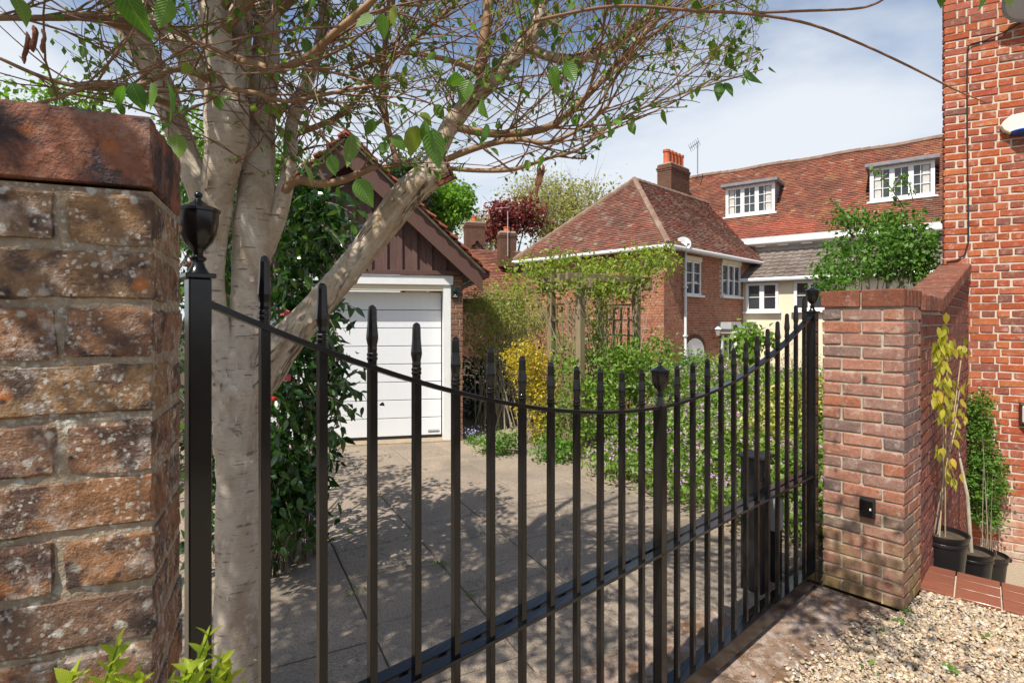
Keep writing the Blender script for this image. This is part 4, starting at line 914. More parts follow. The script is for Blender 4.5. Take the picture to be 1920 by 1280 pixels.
for z in (1.2, 2.6): MB().quadbox(V((dp.x, dp.y, z)), WR, nR, (0, 0, 1), .13, .09, .05).build('pipe_clip', m_upvc, wing)
ds = empty('satellite_dish', wp(t_, 0, ZE), 'grey satellite dish on the hipped house above the downpipe', 'satellite dish')
dc = U(1281, 457, 15.3); da = V((-.15, -.92, .35)).normalized()
disc(MB(), dc, da, [(.02, -.05), (.13, -.035), (.21, .0), (.215, .012), (.205, .012), (.12, -.02), (.01, -.035)], 24).build('dish', plain('pale_grey_metal', (.52, .52, .52), .5), ds, smooth=True)
MB().tube([dc + V((0, 0, -.17)) + da * .02, dc + da * .30 + V((.1, 0, -.18))], .012, 6).build('feed_arm', m_lead, ds)
MB().quadbox(dc + da * .30 + V((.1, 0, -.16)), (1, 0, 0), (0, 1, 0), (0, 0, 1), .05, .09, .05).build('receiver', m_lead, ds)
MB().tube([dc - da * .04, dc - da * .10 + V((0, .1, -.2)), V((dc.x, dc.y + .22, dc.z - .5))], .022, 8).build('bracket', m_lead, ds)
cl_ = empty('carriage_lamp', wp(tcol(1338, WC, WR), 0, 1.3), 'small white carriage lamp beside the porch of the brick wing', 'lamp')
cp = WC + WR * tcol(1337, WC, WR) + nR * .16; cz = zat(622, cp.y)
MB().lathe(V((cp.x, cp.y, cz - .12)), [(.045, 0), (.05, .02), (.085, .18), (.09, .2)], 6).build('lantern', plain('lamp_glass', (.45, .42, .38), .2), cl_)
MB().lathe(V((cp.x, cp.y, cz + .08)), [(.11, 0), (.06, .06), (.015, .09)], 6).build('lamp_roof', m_white, cl_)
MB().tube([V((cp.x, cp.y, cz - .12)), V((cp.x, cp.y, cz - .2)), V((cp.x, cp.y, cz - .2)) - nR * .16], .014, 6).build('bracket', m_blackmat, cl_)

# ================================================================== LONG HOUSE WITH DORMERS
MD = V((.79, -.613, 0)).normalized(); MNb = V((-MD.y, MD.x, 0)); MNf = -MNb       # along to the right, into the house, towards the camera
MA = WC + WR * tcol(1393, WC, WR); MA.z = 0                                        # lean-to wall starts at the wing
main = empty('long_tiled_house', V((MA.x, MA.y, ZB)), 'long cream house with orange-brown tiled roof and two dormers', 'house')
LL = 9.5
def mp3(u, v, z): p = MA + MD * u + MNb * v; return V((p.x, p.y, z))
zg = zat(527, MA.y - .15)                                                           # lean-to gutter
dep = 1.75; zlt = zat(474, MA.y + 1.3)
MB().prism([mp3(-.3, .01, ZB), mp3(LL, .01, ZB), mp3(LL, 1.7, ZB), mp3(-.3, 1.7, ZB)], (0, 0, zg - ZB + .03)).build('lean_to_wall', m_cream, main)
for (x0, x1, y0, y1) in ((1399, 1460, 530, 584), (1489, 1552, 525, 582)):
    a, b = tcol(x0, MA, MD), tcol(x1, MA, MD); Ym = MA.y + MD.y * (a + b) / 2
    window(main, MA, MD, MNf, a, b, zat(y1, Ym), zat(y0, Ym), 2, 2, off=.02, fr=.09, mull=.09)
# lean-to roof of grey interlocking tiles
oR = mp3(-.5, -.22, zg + .06); sv = (MNb * (dep + .22) + V((0, 0, zlt - zg - .06))); lv = sv.length; sv.normalize(); nv_ = MD.cross(sv); nv_ = nv_ if nv_.z > 0 else -nv_
MB().prism([oR, oR + MD * (LL + .5), oR + MD * (LL + .5) + sv * lv, oR + sv * lv], nv_ * -.04).build('lean_to_roof', m_under, main)
mb = MB()
for r_ in range(int(lv / .30) + 1):
    for c_ in range(int((LL + .5) / .15)):
        cen = oR + MD * (c_ * .15 + .075) + sv * (r_ * .30 + .16) + nv_ * (.03 + (.02 if c_ % 2 else 0)); ss = (sv + nv_ * -.09).normalized()
        mb.quadbox(cen, MD, ss, MD.cross(ss), .15, .34, .022, random.random())
mb.build('lean_to_tiles', m_tile_conc, main, kind='stuff')
gutter(main, mp3(-.1, -.27, zg + .02), mp3(LL, -.27, zg + .02), .065)
MB().prism([oR - MD * .0 + sv * .1 + nv_ * .06, oR + MD * .16 + sv * .1 + nv_ * .07, oR + MD * .16 + sv * lv + nv_ * .07, oR + sv * lv + nv_ * .06], nv_ * .01).build('lead_flashing', m_lead, main)
zme = zat(457, MA.y + 1.35)
MB().prism([mp3(-4, dep, ZB), mp3(LL, dep, ZB), mp3(LL, dep + 5.4, ZB), mp3(-4, dep + 5.4, ZB)], (0, 0, zme - ZB)).build('main_wall', m_cream, main)
MB().quadbox(mp3(LL / 2 - 1, dep - .02, zlt + .06), MD, MNb, (0, 0, 1), LL + 2, .06, .16).build('abutment_flashing', m_leadlight, main)
MB().quadbox(mp3(LL / 2 - 1, dep - .04, zlt + .24), MD, MNb, (0, 0, 1), LL + 2, .09, .10).build('string_course', m_white, main)
r0 = -.28; zrd = 7.95; rr_ = 2.75; tanm = (zrd - zme) / (rr_ - r0)
UL = -3.6
eO = mp3(UL, dep + r0, zme); sm = (MNb * (rr_ - r0) + V((0, 0, zrd - zme))); lm = sm.length; sm.normalize(); nm = MD.cross(sm); nm = nm if nm.z > 0 else -nm
MB().prism([eO, eO + MD * (LL - UL), eO + MD * (LL - UL) + sm * lm, eO + sm * lm], nm * -.05).prism([mp3(UL, dep + 2 * rr_ - r0, zme), mp3(LL, dep + 2 * rr_ - r0, zme), mp3(LL, dep + rr_, zrd), mp3(UL, dep + rr_, zrd)], (0, 0, -.05)).build('roof', m_under, main)
MB().quadbox(mp3(LL / 2 - 1, dep + r0 + .03, zme - .03), MD, MNb, (0, 0, 1), LL + 1.5, .02, .16).build('fascia', m_white, main)
gutter(main, mp3(-.9, dep + r0 - .05, zme - .02), mp3(LL, dep + r0 - .05, zme - .02), .06)
for j in range(9): MB().quadbox(mp3(.2 + j * .75, dep + r0 * .5, zme - .13), MD, MNb, (0, 0, 1), .34, .2, .05).build('eaves_bracket', m_white, main)
# dormers sit at r = rd on the slope
dorm = []
def main_u(px, r): P = MA + MNb * (dep + r); return tcol(px, P, MD)
for (x0, x1, yt, yb) in ((1361, 1453, 347, 404), (1631, 1753, 308, 374)):
    xm = (x0 + x1) / 2; best = None
    for i in range(200):
        r = .0 + i * .01; u = main_u(xm, r); Yd = (MA + MNb * (dep + r) + MD * u).y; z = zme + tanm * (r - r0)
        e = abs(HY - (z - H) / Yd * F - yb)
        if best is None or e < best[0]: best = (e, r, z, Yd)
    _, r, z, Yd = best; dorm.append((main_u(x0, r), main_u(x1, r), r, z, zat(yt, Yd)))
def in_dormer(u, v):
    u = u + UL; r = r0 + v * (rr_ - r0) / lm
    return any(a - .05 < u < b + .05 and rd - .02 < r < rd + (zt_ - zb_) / tanm for (a, b, rd, zb_, zt_) in dorm)
mb = MB(); mb2 = MB()
valley = lambda u, v: True
sel_new = lambda u, v: v < 1.05 + .12 * math.sin(u * 3) and (u + UL < 1.9 or u + UL > 5.6)
roof_tiles(mb, eO, MD, sm, lambda u, v: not in_dormer(u, v) and v < lm and not sel_new(u, v), 0, LL - UL, lm, nm)
mb.build('roof_tiles', m_tile_main, main, kind='stuff')
roof_tiles(mb2, eO, MD, sm, lambda u, v: not in_dormer(u, v) and v < lm and sel_new(u, v), 0, LL - UL, lm, nm)
mb2.build('new_roof_tiles', m_tile_new, main, kind='stuff')
MB().prism([eO + nm * .045 + sm * -.05, eO + MD * (LL - UL) + nm * .045 + sm * -.05, eO + MD * (LL - UL) + sm * .22 + nm * .045, eO + sm * .22 + nm * .045], nm * .008).build('eaves_lead', m_leadlight, main)
mb = MB(); n_ = int((LL - UL) / .3)
for i in range(n_): a = mp3(UL + i * .3, dep + rr_, zrd + .03 + .02 * math.sin(i * .7)); mb.tube([a, a + MD * .31], [.1, .11], 7, r=random.random())
mb.build('ridge_tiles', m_ridge, main, kind='stuff')
for (a, b, r, zb, zt_) in dorm:
    P = MA + MNb * (dep + r); bk = (zt_ - zb) / tanm
    dm = MB().prism([mp3(a + .06, dep + r + .06, zb + .02), mp3(a + .06, dep + r + .06, zt_ - .004), mp3(a + .06, dep + r + bk + .03, zt_ - .004)], MD * (b - a - .12)).build('dormer', m_lead, main)
    for u_ in (a + .005, b - .055): MB().prism([mp3(u_, dep + r + .06, zb), mp3(u_, dep + r + .06, zt_), mp3(u_, dep + r + bk + .05, zt_)], MD * .05).build('dormer_cheek', m_lead, dm)
    MB().quadbox(mp3((a + b) / 2, dep + r + bk / 2 - .05, zt_ + .06), MD, MNb, (0, 0, 1), b - a + .26, bk + .4, .11).build('dormer_roof', m_lead, dm, bevel=.01)
    window(main, P, MD, MNf, a, b, zb + .02, zt_, 3, 3, off=.0, fr=.11, sill=True, panes=2, curtain=True, mull=.09)
    MB().quadbox(mp3((a + b) / 2, dep + r - .07, zb - .06), MD, (MNb * .6 + V((0, 0, .8))).normalized(), MNb.cross(MD), b - a + .2, .16, .012).build('dormer_apron', m_leadlight, dm)
def chimney(parent, c, d, n2, w, l, z0, z1, pots=(), potmat=m_terracotta, potr=.13, poth=.42):
    c, d, n2 = V(c), V(d), V(n2)
    ch = MB().quadbox(V((c.x, c.y, (z0 + z1) / 2)), d, n2, (0, 0, 1), l - .02, w - .02, z1 - z0).build('chimney', m_mortar_g, parent); mb = MB()
    for (P, dd, nn, L_) in ((c - d * l / 2 - n2 * w / 2, d, -n2, l), (c - d * l / 2 + n2 * w / 2, d, n2, l), (c - d * l / 2 - n2 * w / 2, n2, -d, w), (c + d * l / 2 - n2 * w / 2, n2, d, w)):
        brick_stuff_wall(mb, V((P.x, P.y, 0)), dd, nn, L_, z0, z1)
    for i, e in enumerate((.04, .08)): mb.quadbox(V((c.x, c.y, z1 - .22 + i * .075)), d, n2, (0, 0, 1), l + e, w + e, .065, .3)
    mb.build('chimney_bricks', m_brick_chim, ch, kind='stuff')
    MB().quadbox(V((c.x, c.y, z1 + .02)), d, n2, (0, 0, 1), l - .05, w - .05, .06).build('flaunching', m_mortar_g, ch)
    for t in pots:
        p = c + d * t; MB().lathe(V((p.x, p.y, z1 + .03)), [(potr * 1.15, 0), (potr, .04), (potr * .95, poth * .8), (potr * 1.15, poth * .84), (potr * 1.15, poth), (potr * .85, poth), (potr * .8, poth * .7)], 14).build('chimney_pot', potmat, ch, smooth=True)
    return ch
# chimney at the left end of the long roof, five pots
cY = 21.6; cc_ = U(1258, 330, cY) + WR * .75 + WLf * .3; cc_.z = 0
chimney(main, cc_, WR, WLf, .62, 1.5, 6.2, zat(305, cY), [-.56, -.28, 0, .28, .56], potr=.13, poth=.58)
ae = empty('tv_aerial', mp3(-1.9, dep + rr_, zrd), 'thin television aerial on a mast beside the five-pot chimney', 'aerial')
ab = U(1308, 326, 23.3); at_ = U(1308, 266, 23.3)
MB().tube([ab, at_], .022, 6).build('mast', m_lead, ae); aa = at_ + V((-.30, .1, -.25)); ab2 = at_ + V((.05, -.02, .0))
MB().tube([aa, ab2], .02, 5).build('boom', m_lead, ae)
for i in range(6): q = aa.lerp(ab2, i / 5); MB().tube([q + V((-.10, -.1, .12)), q + V((.10, .1, -.12))], .008, 4).build('element', m_lead, ae)

# ================================================================== FAR HOUSES
def far_house(name, label, c, d, w, dpt, z0, ze, zr_, mat_wall, mat_tile, gable_tiles=False):
    c = V(c); d = V(d).normalized(); n2 = V((-d.y, d.x, 0)); root = empty(name, V((c.x, c.y, z0)), label, 'house')
    B = lambda a, b, z: V((c.x + d.x * a + n2.x * b, c.y + d.y * a + n2.y * b, z))
    MB().prism([B(-w / 2, 0, z0), B(w / 2, 0, z0), B(w / 2, 0, ze), B(0, 0, zr_ - .05), B(-w / 2, 0, ze)], n2 * dpt).build('wall', mat_wall, root)
    for sg in (-1, 1):
        O = B(sg * (w / 2 + .2), -.15, ze - .2 * (zr_ - ze) / (w / 2)); s = B(0, -.15, zr_) - O; l = s.length; s.normalize(); nn = n2.cross(s); nn = nn if nn.z > 0 else -nn
        MB().prism([O, O + n2 * (dpt + .3), O + n2 * (dpt + .3) + s * l, O + s * l], nn * -.06).build('roof', m_under, root)
        mb = MB(); roof_tiles(mb, O, n2, s, lambda u, v: v < l and u < dpt + .3, 0, dpt + .3, l, nn, .13, .2); mb.build('roof_tiles', mat_tile, root, kind='stuff')
    if gable_tiles:
        mb = MB(); roof_tiles(mb, B(-w / 2, -.03, z0), d, V((0, 0, 1)), lambda u, v: v + z0 < zr_ - abs(u - w / 2) / (w / 2) * (zr_ - ze) - .05, 0, w, zr_ - z0, -n2, .13, .2); mb.build('hung_tiles', m_brick_chim, root, kind='stuff')
    return root, B
c = U(893, 600, 27); fh, B = far_house('tile_hung_house', 'far house with dark tile-hung gable and single-pot chimney', (c.x, c.y, 0), (.92, .25, 0), 2.5, 6, ZB, zat(505, 27), zat(452, 27), m_brick_chim, m_tile_wing, True)
q = U(888, 600, 26.8); chimney(fh, (q.x, q.y + .45, 0), (.96, .25, 0), (-.25, .96, 0), .75, .95, zat(470, 27), zat(418, 27), [.0], potr=.11, poth=.35)
c = U(985, 600, 23.5); f2, B = far_house('low_tiled_house', 'low far house with mottled red roof and stout chimney behind the wing', (c.x + .6, c.y + 3.2, 0), (-.35, .9, 0), 6.0, 6, ZB, zat(556, 23.0), zat(468, 25.5), m_brick_chim, m_tile_main)
q = U(950, 600, 24.6); chimney(f2, (q.x, q.y, 0), (.96, .25, 0), (-.25, .96, 0), .6, .75, zat(500, 24.6), zat(437, 24.6), [.0], potr=.14, poth=.24)
ae2 = U(952, 480, 24.2); at2 = U(952, 396, 24.2)
a2 = empty('thin_aerial', ae2, 'thin pole aerial strapped to the low far chimney', 'aerial'); MB().tube([ae2, at2], .018, 5).build('mast', m_leadlight, a2)
MB().tube([at2 + V((-.55, 0, .12)), at2 + V((.05, 0, .17))], .012, 5).build('boom', m_leadlight, a2)

# ================================================================== PERGOLA
pg = empty('pergola', G(1088, 847), 'weathered timber rose pergola with trellis sides in the garden', 'pergola')
PQ = {'a': U(1088, 600, 6.7), 'b': U(1034, 600, 7.5), 'c': U(1125, 600, 8.0), 'd': U(1193, 600, 7.3)}
zpt = 2.03
for k_, p in PQ.items():
    zb_ = ground_z(p.x, p.y) - .05
    MB().quadbox(V((p.x, p.y, (zb_ + zpt) / 2)), (.8, .6, 0), (-.6, .8, 0), (0, 0, 1), .085, .085, zpt - zb_).build('post', m_timber, pg, bevel=.006)
def xy(p, z): return V((p.x, p.y, z))
a_, b_, c_, d_ = (PQ[k] for k in 'abcd')
for (p, q) in ((a_, b_), (d_, c_)):
    e = (q - p).normalized() * .28; MB().beam(xy(p - e, zpt + .06), xy(q + e, zpt + .06), .05, .11).build('side_beam', m_timber, pg, bevel=.004)
    for j in range(1, 5): s_ = p.lerp(q, j / 5); MB().quadbox(V((s_.x, s_.y, .95)), (q - p).normalized(), (0, 0, 1), (1, 0, 0), .022, 1.75, .022).build('trellis_upright', m_timber, pg)
    for j in range(9): MB().beam(xy(p, .18 + j * .21), xy(q, .18 + j * .21), .018, .022).build('trellis_rail', m_timber, pg)
    MB().beam(xy(p, .16), xy(q, .16), .05, .10).build('lower_board', m_timber, pg)
for j in range(5):
    p, q = a_.lerp(b_, j / 4 * 1.1 - .05), d_.lerp(c_, j / 4 * 1.1 - .05); e = (q - p).normalized() * .25
    MB().beam(xy(p - e, zpt + .15), xy(q + e, zpt + .15), .045, .09).build('rafter', m_timber, pg, bevel=.004)

# ================================================================== GARDEN PLANTS
def shrub(name, label, cat, base, blobs, mat, ncl, per, cr, size, tpl=TPL4, stem=None, nst=14, r0=.02, droop=0., group=None, zmin=None, extra=None, shell=.55, spread=.12, var=.35):
    root = empty(name, base, label, cat, group)
    if stem is not None and nst: stems(MB(), base, blobs, nst, r0, spread=spread).build('stems', stem, root, smooth=True, kind='stuff')
    scatter_leaves('foliage', clumps(blobs, ncl, per, cr, shell, zmin=zmin), size, tpl, mat, root, droop=droop, var=var)
    return root
def B3(px, py, Y, rx, ry, rz, w=1.): p = U(px, py, Y); return ((p.x, p.y, p.z), (rx, ry, rz), w)
# climbers over the pergola
shrub('climbing_rose', 'lime leafed climber sprawling over the pergola top', 'climber', (a_.x + .5, a_.y + .7, 0),
      [B3(1150, 520, 7.4, .55, .6, .30, 2), B3(1215, 490, 7.3, .42, .5, .22, 1.6), B3(1060, 510, 7.3, .55, .5, .36, 2), B3(995, 525, 7.6, .34, .4, .35, 1.2), B3(1110, 590, 7.4, .3, .4, .25, .6), B3(1160, 560, 7.4, .4, .4, .2, .5), B3(1090, 535, 6.55, .28, .12, .12, .5), B3(1140, 545, 6.9, .2, .15, .1, .3)], m_lf_lime, 430, 11, .075, .058, TPL4, m_palestem, 50, .012, spread=.5)
shrub('rose_bush', 'bright green rose bush growing up below the pergola posts', 'shrub', (1.6, 7.0, 0),
      [B3(1130, 690, 6.9, .55, .4, .45, 2), B3(1190, 700, 7.0, .5, .45, .4, 1.5), B3(1230, 660, 7.4, .3, .3, .3, .6), B3(1110, 760, 6.6, .4, .4, .4, 1)], m_lf_green, 420, 13, .075, .055, TPL4, m_stem, 22, .012)
# tall airy shrub behind the garage corner
root = shrub('airy_tall_shrub', 'tall thin-stemmed olive shrub beside the garage corner', 'shrub', (-.15, 8.6, 0),
      [B3(900, 610, 8.4, .32, .4, .55, 1.5), B3(960, 590, 8.7, .42, .5, .5, 2), B3(1015, 600, 9.0, .42, .4, .45, 1.4), B3(925, 560, 8.8, .35, .4, .35, 1)], m_lf_olive, 640, 12, .10, .055, TPLN, m_palestem, 80, .012, spread=.45)
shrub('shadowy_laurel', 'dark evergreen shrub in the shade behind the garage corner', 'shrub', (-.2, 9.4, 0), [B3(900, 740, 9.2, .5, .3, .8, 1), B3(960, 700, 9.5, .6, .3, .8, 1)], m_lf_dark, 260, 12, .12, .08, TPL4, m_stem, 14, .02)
shrub('golden_shrub', 'bright yellow variegated shrub in front of the trellis', 'shrub', (.22, 7.4, 0),
      [B3(985, 680, 7.4, .30, .3, .32, 2), B3(1005, 760, 7.35, .27, .28, .42, 2), B3(1020, 700, 7.6, .28, .25, .3, 1.2), B3(1015, 820, 7.3, .22, .2, .2, .6)], m_lf_yel, 430, 14, .055, .036, TPL4, m_stem, 12, .01)
shrub('trellis_climber', 'green and yellow climber threaded through the trellis', 'climber', (.75, 7.2, 0),
      [B3(1060, 700, 7.2, .2, .35, .6, 1), B3(1045, 800, 7.2, .2, .3, .35, 1)], m_lf_green, 130, 10, .07, .045, TPL4, m_stem, 12, .01, spread=.2)
for i, (px, py, nm_) in enumerate(((935, 835, 'low leafy plant at the garage end of the path'), (1040, 845, 'low leafy plant at the foot of the golden shrub'))):
    p = G(px, 862 if i else 850); shrub('border_plant', nm_, 'plant', (p.x, p.y, 0), [((p.x, p.y, .12), (.28, .22, .16), 1)], m_lf_mid, 60, 12, .05, .05, TPL4, None, 0, group='low border plants')
p = G(884, 832); fgm = shrub('forget_me_not', 'small blue flowering plant at the foot of the garage wall', 'flowers', (p.x, p.y, 0), [((p.x, p.y, .06), (.09, .07, .06), 1)], m_lf_mid, 24, 8, .03, .035, TPL4, None, 0)
scatter_leaves('blossom', np.array([[p.x, p.y, .16]]) + RNG.normal(size=(60, 3)) * [.06, .05, .035], .022, TPL2, m_flower_b, fgm)
# flowering ground cover beside the driveway
bx = []; front = [G(1105, 890), G(1150, 912), G(1230, 948), G(1330, 985), G(1440, 1012), G(1540, 1040)]
fp2 = np.array([(p.x, p.y) for p in front]); bdir = np.array([.62, .785]); pts = []
for _ in range(2300):
    t = random.random() * (len(front) - 1); i = int(t); q = fp2[i] * (1 - t + i) + fp2[i + 1] * (t - i); dist = random.random() ** .8 * 3.4; q = q + bdir * dist + RNG.normal(size=2) * .08
    if dist > .15 and (V((q[0], q[1], 0)) - PR).dot(GN) > -.10: continue
    hgt = min(.95, .16 + dist * .34) * random.uniform(.72, 1.0) + .06 * math.sin(q[0] * 5 + q[1] * 3)
    pts.append((q[0], q[1], max(.05, hgt)))
cen = np.array(pts); lp = np.repeat(cen, 17, 0) + RNG.normal(size=(len(cen) * 17, 3)) * [.075, .075, .05]; lp[:, 2] = np.maximum(lp[:, 2], .02)
bed = scatter_leaves('ground_cover', lp, .05, TPL4, m_lf_green); tag(bed, 'dense green cranesbill ground cover right of the driveway', 'ground cover', kind='stuff')
fl_ = cen[RNG.random(len(cen)) < .6]; flp = np.repeat(fl_, 2, 0) + RNG.normal(size=(len(fl_) * 2, 3)) * [.06, .06, .02] + [0, 0, .07]
blo = np.repeat(flp, 4, 0) + RNG.normal(size=(len(flp) * 4, 3)) * .006
tag(scatter_leaves('pink_blossom', blo, .026, TPL2, m_flower, up=1.5), 'small pink flowers dotted over the ground cover', 'flowers', kind='stuff')
mb = MB()
for _ in range(300):
    p = V(cen[RNG.integers(len(cen))]); mb.tube([V((p.x, p.y, .0)), V((p.x + random.gauss(0, .03), p.y + random.gauss(0, .03), p.z))], .004, 3, False)
tag(mb.build('cover_stems', m_stem, kind='stuff'), 'thin stems inside the flowering ground cover', 'stems')
shrub('box_hedge', 'rounded green hedge in front of the brick wing', 'hedge', (2.9, 10, -.3),
      [B3(1250, 700, 9.8, .7, .5, .5, 2), B3(1320, 705, 9.8, .6, .5, .42, 2), B3(1375, 720, 9.6, .45, .4, .35, 1), B3(1200, 715, 9.6, .5, .4, .4, 1)], m_lf_mid, 560, 15, .08, .045, TPL2, m_stem, 14, .02)
shrub('variegated_bush', 'cream and green variegated bush behind the right gate bars', 'shrub', (2.6, 5.4, 0),
      [B3(1470, 790, 5.4, .36, .35, .35, 2), B3(1520, 760, 5.6, .3, .3, .35, 1.4), B3(1440, 830, 5.2, .3, .3, .28, 1)], m_lf_var, 340, 13, .06, .042, TPL4, m_stem, 16, .01)
shrub('leafy_sapling', 'young broad-leaved sapling before the cream wall', 'sapling', (4.2, 10, -.4),
      [B3(1412, 632, 9.6, .34, .3, .24, 2), B3(1390, 660, 9.6, .3, .3, .2, 1), B3(1425, 690, 9.5, .25, .2, .3, .6)], m_lf_green, 60, 6, .09, .14, TPL4, m_stem, 12, .02, droop=.3)
shrub('rusty_shrub', 'thin reddish brown shrub before the arched door', 'shrub', (3.6, 9.0, -.2), [B3(1370, 715, 8.8, .35, .3, .35, 1), B3(1350, 700, 8.9, .25, .25, .3, 1)], leaf_mat('rusty_leaf', GR((.25, .12, .05), (.35, .22, .06), (.16, .18, .04)), .6, .3), 110, 8, .07, .05, TPL4, m_palestem, 24, .009)
shrub('wire_climber', 'sparse wiry plant by the cream wall behind the bars', 'climber', (4.9, 9.4, -.3), [B3(1490, 690, 9.0, .5, .3, .35, 1)], m_lf_olive, 90, 6, .07, .05, TPLN, m_palestem, 40, .008, spread=.3)
shrub('sprawling_shrub', 'big leafy green shrub rising above the pillar and garden wall', 'shrub', (4.25, 6.5, 0),
      [B3(1655, 470, 6.5, .55, .35, .38, 3), B3(1580, 490, 6.3, .30, .3, .22, 1), B3(1720, 490, 6.5, .25, .25, .25, 1.2), B3(1690, 430, 6.6, .36, .3, .2, 1), B3(1600, 410, 6.5, .20, .12, .10, .45), B3(1560, 530, 6.2, .16, .2, .22, .6)], m_lf_mid, 420, 12, .06, .062, TPL4, m_palestem, 46, .016, spread=.25)
root = empty('shrub_shoot', U(1690, 470, 6.4), 'long leafy shoots waving up before the right dormer', 'shoots')
for j, pl_ in enumerate((((1700, 430), (1695, 390), (1672, 355), (1650, 325), (1630, 318)), ((1672, 355), (1690, 330), (1705, 345), (1712, 378)), ((1600, 430), (1580, 395), (1556, 372)))):
    pp = [U(x, y, 6.35) for x, y in pl_]; MB().tube(pp, [.008 - .0012 * i for i in range(len(pp))], 5).build('shoot', m_stem, root)
    q = np.concatenate([np.array([a.lerp(b, t) for t in (0, .25, .5, .75)]) for a, b in zip(pp[:-1], pp[1:])]); scatter_leaves('shoot_leaves', np.repeat(q, 3, 0) + RNG.normal(size=(len(q) * 3, 3)) * .02, .065, TPL4, m_lf_mid, root)

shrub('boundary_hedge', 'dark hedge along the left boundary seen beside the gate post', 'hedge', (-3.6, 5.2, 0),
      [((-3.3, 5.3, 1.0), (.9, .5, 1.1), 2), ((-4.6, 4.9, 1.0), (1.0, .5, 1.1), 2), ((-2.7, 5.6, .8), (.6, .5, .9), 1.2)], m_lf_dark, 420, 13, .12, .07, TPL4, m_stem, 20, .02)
# ================================================================== TREES BEYOND
def tree(name, label, px, py, Y, rx, rz, mat, ncl, per, leaf, trunk_m, cr=.35, nlimb=26, nb=9, r0=.22, seed=1, zb=-1.2, tpl=TPL2, shell=.5, bare=0):
    random.seed(seed); c = U(px, py, Y); root = empty(name, V((c.x, c.y, zb)), label, 'tree', 'trees beyond the garden')
    blobs = []
    for i in range(nb):
        a = random.uniform(0, 6.28); e = random.uniform(-.55, 1); q = random.uniform(.35, .75)
        blobs.append(((c.x + math.cos(a) * rx * q * math.cos(e), c.y + math.sin(a) * rx * q * math.cos(e), c.z + math.sin(e) * rz * q), (rx * .42, rx * .42, rz * .36), 1))
    top = V((c.x, c.y, c.z + rz * .55)); b0 = V((c.x + random.uniform(-.3, .3), c.y, zb)); mb = MB()
    mb.tube([b0.lerp(top, i / 8) + V((random.gauss(0, .08), random.gauss(0, .08), 0)) for i in range(9)], [r0 * (1 - .1 * i) for i in range(9)], 8); mb.build('trunk', trunk_m, root, smooth=True)
    mb = MB()
    for k in range(nlimb):
        s = b0.lerp(top, random.uniform(.35, .95)); bc, br, _ = random.choice(blobs); e = V(bc) + V((random.gauss(0, .4) * br[0], random.gauss(0, .4) * br[1], random.gauss(.2, .4) * br[2])); m_ = s.lerp(e, .5) + V((0, 0, -.1 * (e - s).length))
        q = r0 * random.uniform(.15, .4); mb.tube(bez(s, m_, e, 5), [q * (1 - .15 * i) for i in range(6)], 5, False)
        for _ in range(3 + bare): f_ = e + V((random.gauss(0, .5) * br[0], random.gauss(0, .5) * br[1], random.gauss(.3, .5) * br[2])); mb.tube(bez(m_.lerp(e, .6), e, f_, 3), [q * .35, q * .28, q * .2, q * .1], 4, False)
    mb.build('limbs', trunk_m, root, smooth=True, kind='stuff')
    scatter_leaves('crown', clumps(blobs, ncl, per, cr, shell), leaf, tpl, mat, root)
    return root
tree('bright_green_tree', 'bright green leafy tree rising behind the garage roof', 832, 405, 36, 2.2, 3.2, m_lf_fresh, 560, 16, .26, m_stem, .30, seed=3)
tree('copper_maple', 'dark copper-red leaved tree between the two small chimneys', 958, 425, 40, 2.3, 2.6, m_lf_maple, 300, 12, .25, m_stem, .36, seed=5, nlimb=40)
tree('pale_blossoming_tree', 'large pale olive tree with thin new leaves left of the hipped roof', 1050, 405, 44, 4.7, 5.2, m_lf_pale, 760, 13, .22, m_palestem, .42, nlimb=60, nb=14, seed=8, bare=4)
tree('thin_grey_tree', 'thin pale tree half hidden behind the copper tree', 915, 445, 46, 2.6, 3.2, m_lf_pale, 220, 12, .2, m_palestem, .4, nlimb=50, seed=12, bare=4)
tree('low_green_tree', 'low green tree between the far chimneys', 915, 492, 31, 1.3, 1.2, m_lf_mid, 200, 14, .2, m_stem, .22, seed=9, nb=6)
tree('tall_fir_tree', 'blue-green conifer peeping over the garage roof beside the cut limb', 760, 345, 33, 1.6, 3.2, leaf_mat('conifer_needle', GR((.05, .09, .05), (.08, .13, .07), (.035, .07, .04)), .6, .2), 330, 16, .24, m_stem, .25, seed=14)
tree('hedgerow_tree', 'distant leafy tree showing above the old brick wall', 20, 235, 16, 3.0, 1.5, m_lf_fresh, 260, 14, .16, m_stem, .3, seed=21)
tree('lane_tree', 'pale leafy tree low behind the birch stems', 300, 330, 22, 3.2, 3.0, m_lf_fresh, 380, 14, .2, m_stem, .35, seed=23)
tree('background_tree', 'dark leafy tree behind the left side of the garage', 420, 380, 14, 2.2, 2.2, m_lf_mid, 420, 15, .15, m_stem, .25, seed=25)
random.seed(11)

